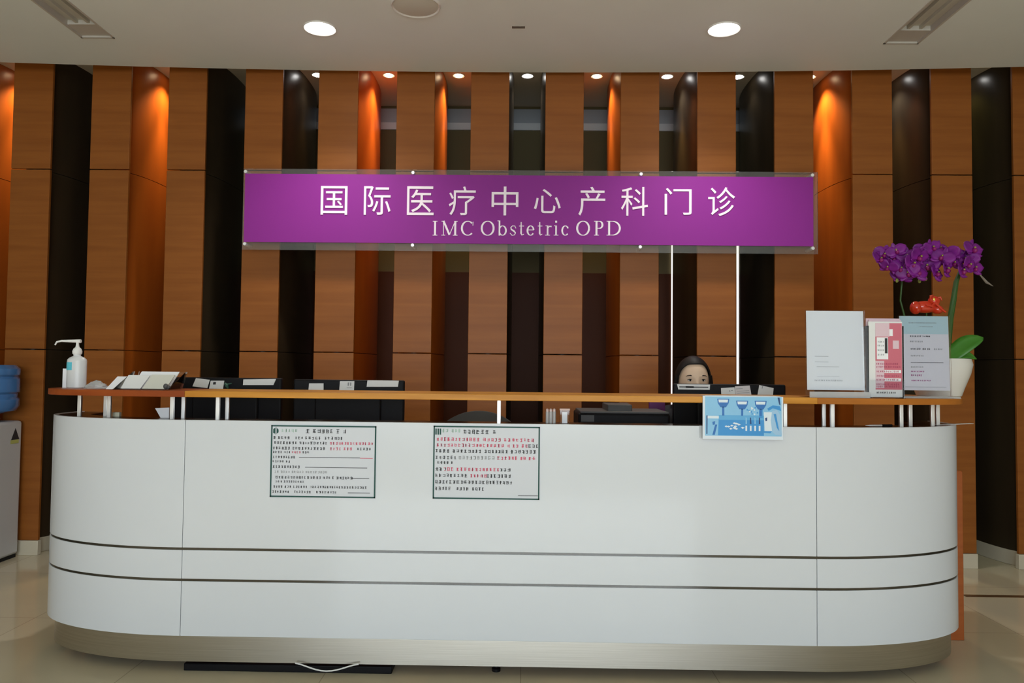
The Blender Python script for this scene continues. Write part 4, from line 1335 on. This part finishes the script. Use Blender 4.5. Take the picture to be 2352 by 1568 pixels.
V, E, Rr = body_graph()
bvs, bfs = skin_mesh(V, E, Rr)
bd = MB()
bd.add(bvs, bfs)
for s_ in (-1, 1):  # five fingers and a thumb side root on each palm
    for k, (ox_, ln) in enumerate(((-.024, .062), (-.008, .072), (.008, .068), (.023, .054))):
        b0 = Vector((PXc + s_ * .075 + ox_, PYc - .300, .790))
        fv = [b0, b0 + Vector((ox_ * .15, -ln * .45, .010)), b0 + Vector((ox_ * .25, -ln * .75, .002)), b0 + Vector((ox_ * .3, -ln, -.012))]
        v_, f_ = skin_mesh(fv, [(0, 1), (1, 2), (2, 3)], [.009, .0085, .008, .0065])
        bd.add(v_, f_)
    b0 = Vector((PXc + s_ * .075 - s_ * .022, PYc - .262, .788))
    fv = [b0, b0 + Vector((-s_ * .024, -.022, .0)), b0 + Vector((-s_ * .032, -.048, -.006))]
    v_, f_ = skin_mesh(fv, [(0, 1), (1, 2)], [.011, .0095, .0075])
    bd.add(v_, f_)
# head
HZ = HT - .1375  # centre of the skull
HS = 1.09
hvs, hfs = [], []
nu, nv = 56, 40
for j in range(nv + 1):
    th = PI * j / nv
    for k in range(nu):
        a_ = 2 * PI * k / nu  # -Y (face) at a = -90 deg
        x, y, z = math.sin(th) * math.cos(a_), math.sin(th) * math.sin(a_), math.cos(th)
        X_, Y_, Z_ = x * .074, y * .092, z * .113
        if z < 0:  # jaw taper
            X_ *= 1 - .34 * (-z) ** 1.4
            Y_ = Y_ * (1 - .12 * (-z)) - .006 * (-z)
        if y < 0:
            fx, fz = X_, Z_
            fr_ = max(0, -y) ** 1.5
            nose = math.exp(-(fx / .011) ** 2) * (math.exp(-((fz + .028) / .016) ** 2) * .020 + math.exp(-((fz + .008) / .022) ** 2) * .009)
            eye = sum(math.exp(-((fx - sx * .031) / .014) ** 2 - ((fz - .004) / .010) ** 2) for sx in (-1, 1)) * .007
            lips = math.exp(-(fx / .020) ** 2 - ((fz + .058) / .009) ** 2) * .006
            chin = math.exp(-(fx / .02) ** 2 - ((fz + .098) / .014) ** 2) * .006
            brow = sum(math.exp(-((fx - sx * .03) / .02) ** 2 - ((fz - .022) / .009) ** 2) for sx in (-1, 1)) * .003
            Y_ -= fr_ * (nose + lips + chin + brow - eye)
        hvs.append((PXc + X_ * HS, PYc - .02 + Y_ * HS, HZ + Z_ * HS))
for j in range(nv):
    for k in range(nu):
        hfs.append((j * nu + k, j * nu + (k + 1) % nu, (j + 1) * nu + (k + 1) % nu, (j + 1) * nu + k))
bd.add(hvs, hfs)
for s_ in (-1, 1):  # ears
    bd.ball((PXc + s_ * .081, PYc - .012, HZ - .012), .010, .018, .030, 0, 14, 10)
bd.build('body', m_skin, pe, angle=80)
for s_ in (-1, 1):
    ex, ey, ez = PXc + s_ * .034, PYc - .02 - .0735 * HS, HZ + .004
    eb = MB().ball((ex, ey, ez), .0125, .010, .0058, 0, 16, 12)
    eo = eb.build('eye', mat('eye_white', (.75, .73, .70), .2), pe, angle=80)
    MB().ball((ex, ey - .0068, ez), .0058, .0045, .0052, 0, 14, 10).build('iris', m_blackg, eo, angle=80)
    MB().tube([(ex - .015, ey - .004, ez + .002), (ex - .006, ey - .0095, ez + .0055), (ex + .006, ey - .0095, ez + .0055), (ex + .015, ey - .003, ez + .002)], [.001, .0020, .0020, .001], 6).build('eyelid_line', m_hair, pe)
    pts = [(ex - s_ * .016, ey - .010, ez + .021), (ex, ey - .012, ez + .026), (ex + s_ * .012, ey - .008, ez + .025), (ex + s_ * .021, ey + .001, ez + .021)]
    MB().tube(pts, [.0022, .0026, .002, .001], 6).build('eyebrow', m_hair, pe)
MB().ball((PXc, PYc - .120, HZ - .063), .019, .006, .006, 0, 14, 8).build('lips', mat('lips', (.38, .11, .10), .4), pe)
# hair: cap with a centre-parted hairline, long at the sides
hv, hf = [], []
hn, hr = 64, 30
for j in range(hr + 1):
    v = j / hr
    for k in range(hn):
        a_ = 2 * PI * k / hn
        fa = -math.sin(a_)                       # 1 at the face
        side_ = abs(math.cos(a_))
        # how far down the hair runs (polar angle): short at the forehead, long elsewhere
        lim = 112 if fa < .16 else 112 - (112 - 48) * math.sin(min(1, (fa - .16) / .80) * PI / 2) ** .75
        th = R(lim) * v
        w_ = 1.0 + .02 * math.sin(k * 5.0) * v
        x, y, z = math.sin(th) * math.cos(a_), math.sin(th) * math.sin(a_), math.cos(th)
        hv.append((PXc + x * .094 * w_, PYc - .014 + y * .109, HZ + .002 + z * .131))
hf = [(j * hn + k, j * hn + (k + 1) % hn, (j + 1) * hn + (k + 1) % hn, (j + 1) * hn + k) for j in range(hr) for k in range(hn)]
hm = MB().add(hv, hf)
hr_o = hm.build('hair', m_hair, pe, angle=80, sol=.005, closed=True)
hb = MB()
for s_ in (-1, 1):  # side falls tied behind
    hb.tube([(PXc + s_ * .088, PYc - .03, HZ + .03), (PXc + s_ * .094, PYc - .022, HZ - .03), (PXc + s_ * .086, PYc + .0, HZ - .09), (PXc + s_ * .05, PYc + .05, HZ - .13)], [.012, .015, .016, .012], 10)
hb.ball((PXc, PYc + .075, HZ - .05), .06, .05, .075)
hb.build('tied_hair', m_hair, pe, angle=80)
# uniform top and trousers follow the body
V, E, Rr = body_graph(.014)
top_ids = [0, 1, 2, 3]
keepT = [0, 1, 2, 3, 4, 6, 7, 8, 15, 16, 17]
idx = {o_: n_ for n_, o_ in enumerate(keepT)}
v_, f_ = skin_mesh([V[i] for i in keepT], [(idx[a_], idx[c_]) for a_, c_ in E if a_ in idx and c_ in idx], [Rr[i] for i in keepT])
MB().add(v_, f_).build('uniform_top', m_cloth, pe, angle=80)
keepL = [0] + [i for i in (10, 11, 12, 19, 20, 21)]
idx = {o_: n_ for n_, o_ in enumerate(keepL)}
v_, f_ = skin_mesh([V[i] for i in keepL], [(idx[a_], idx[c_]) for a_, c_ in E if a_ in idx and c_ in idx], [Rr[i] for i in keepL])
MB().add(v_, f_).build('trousers', m_cloth, pe, angle=80)
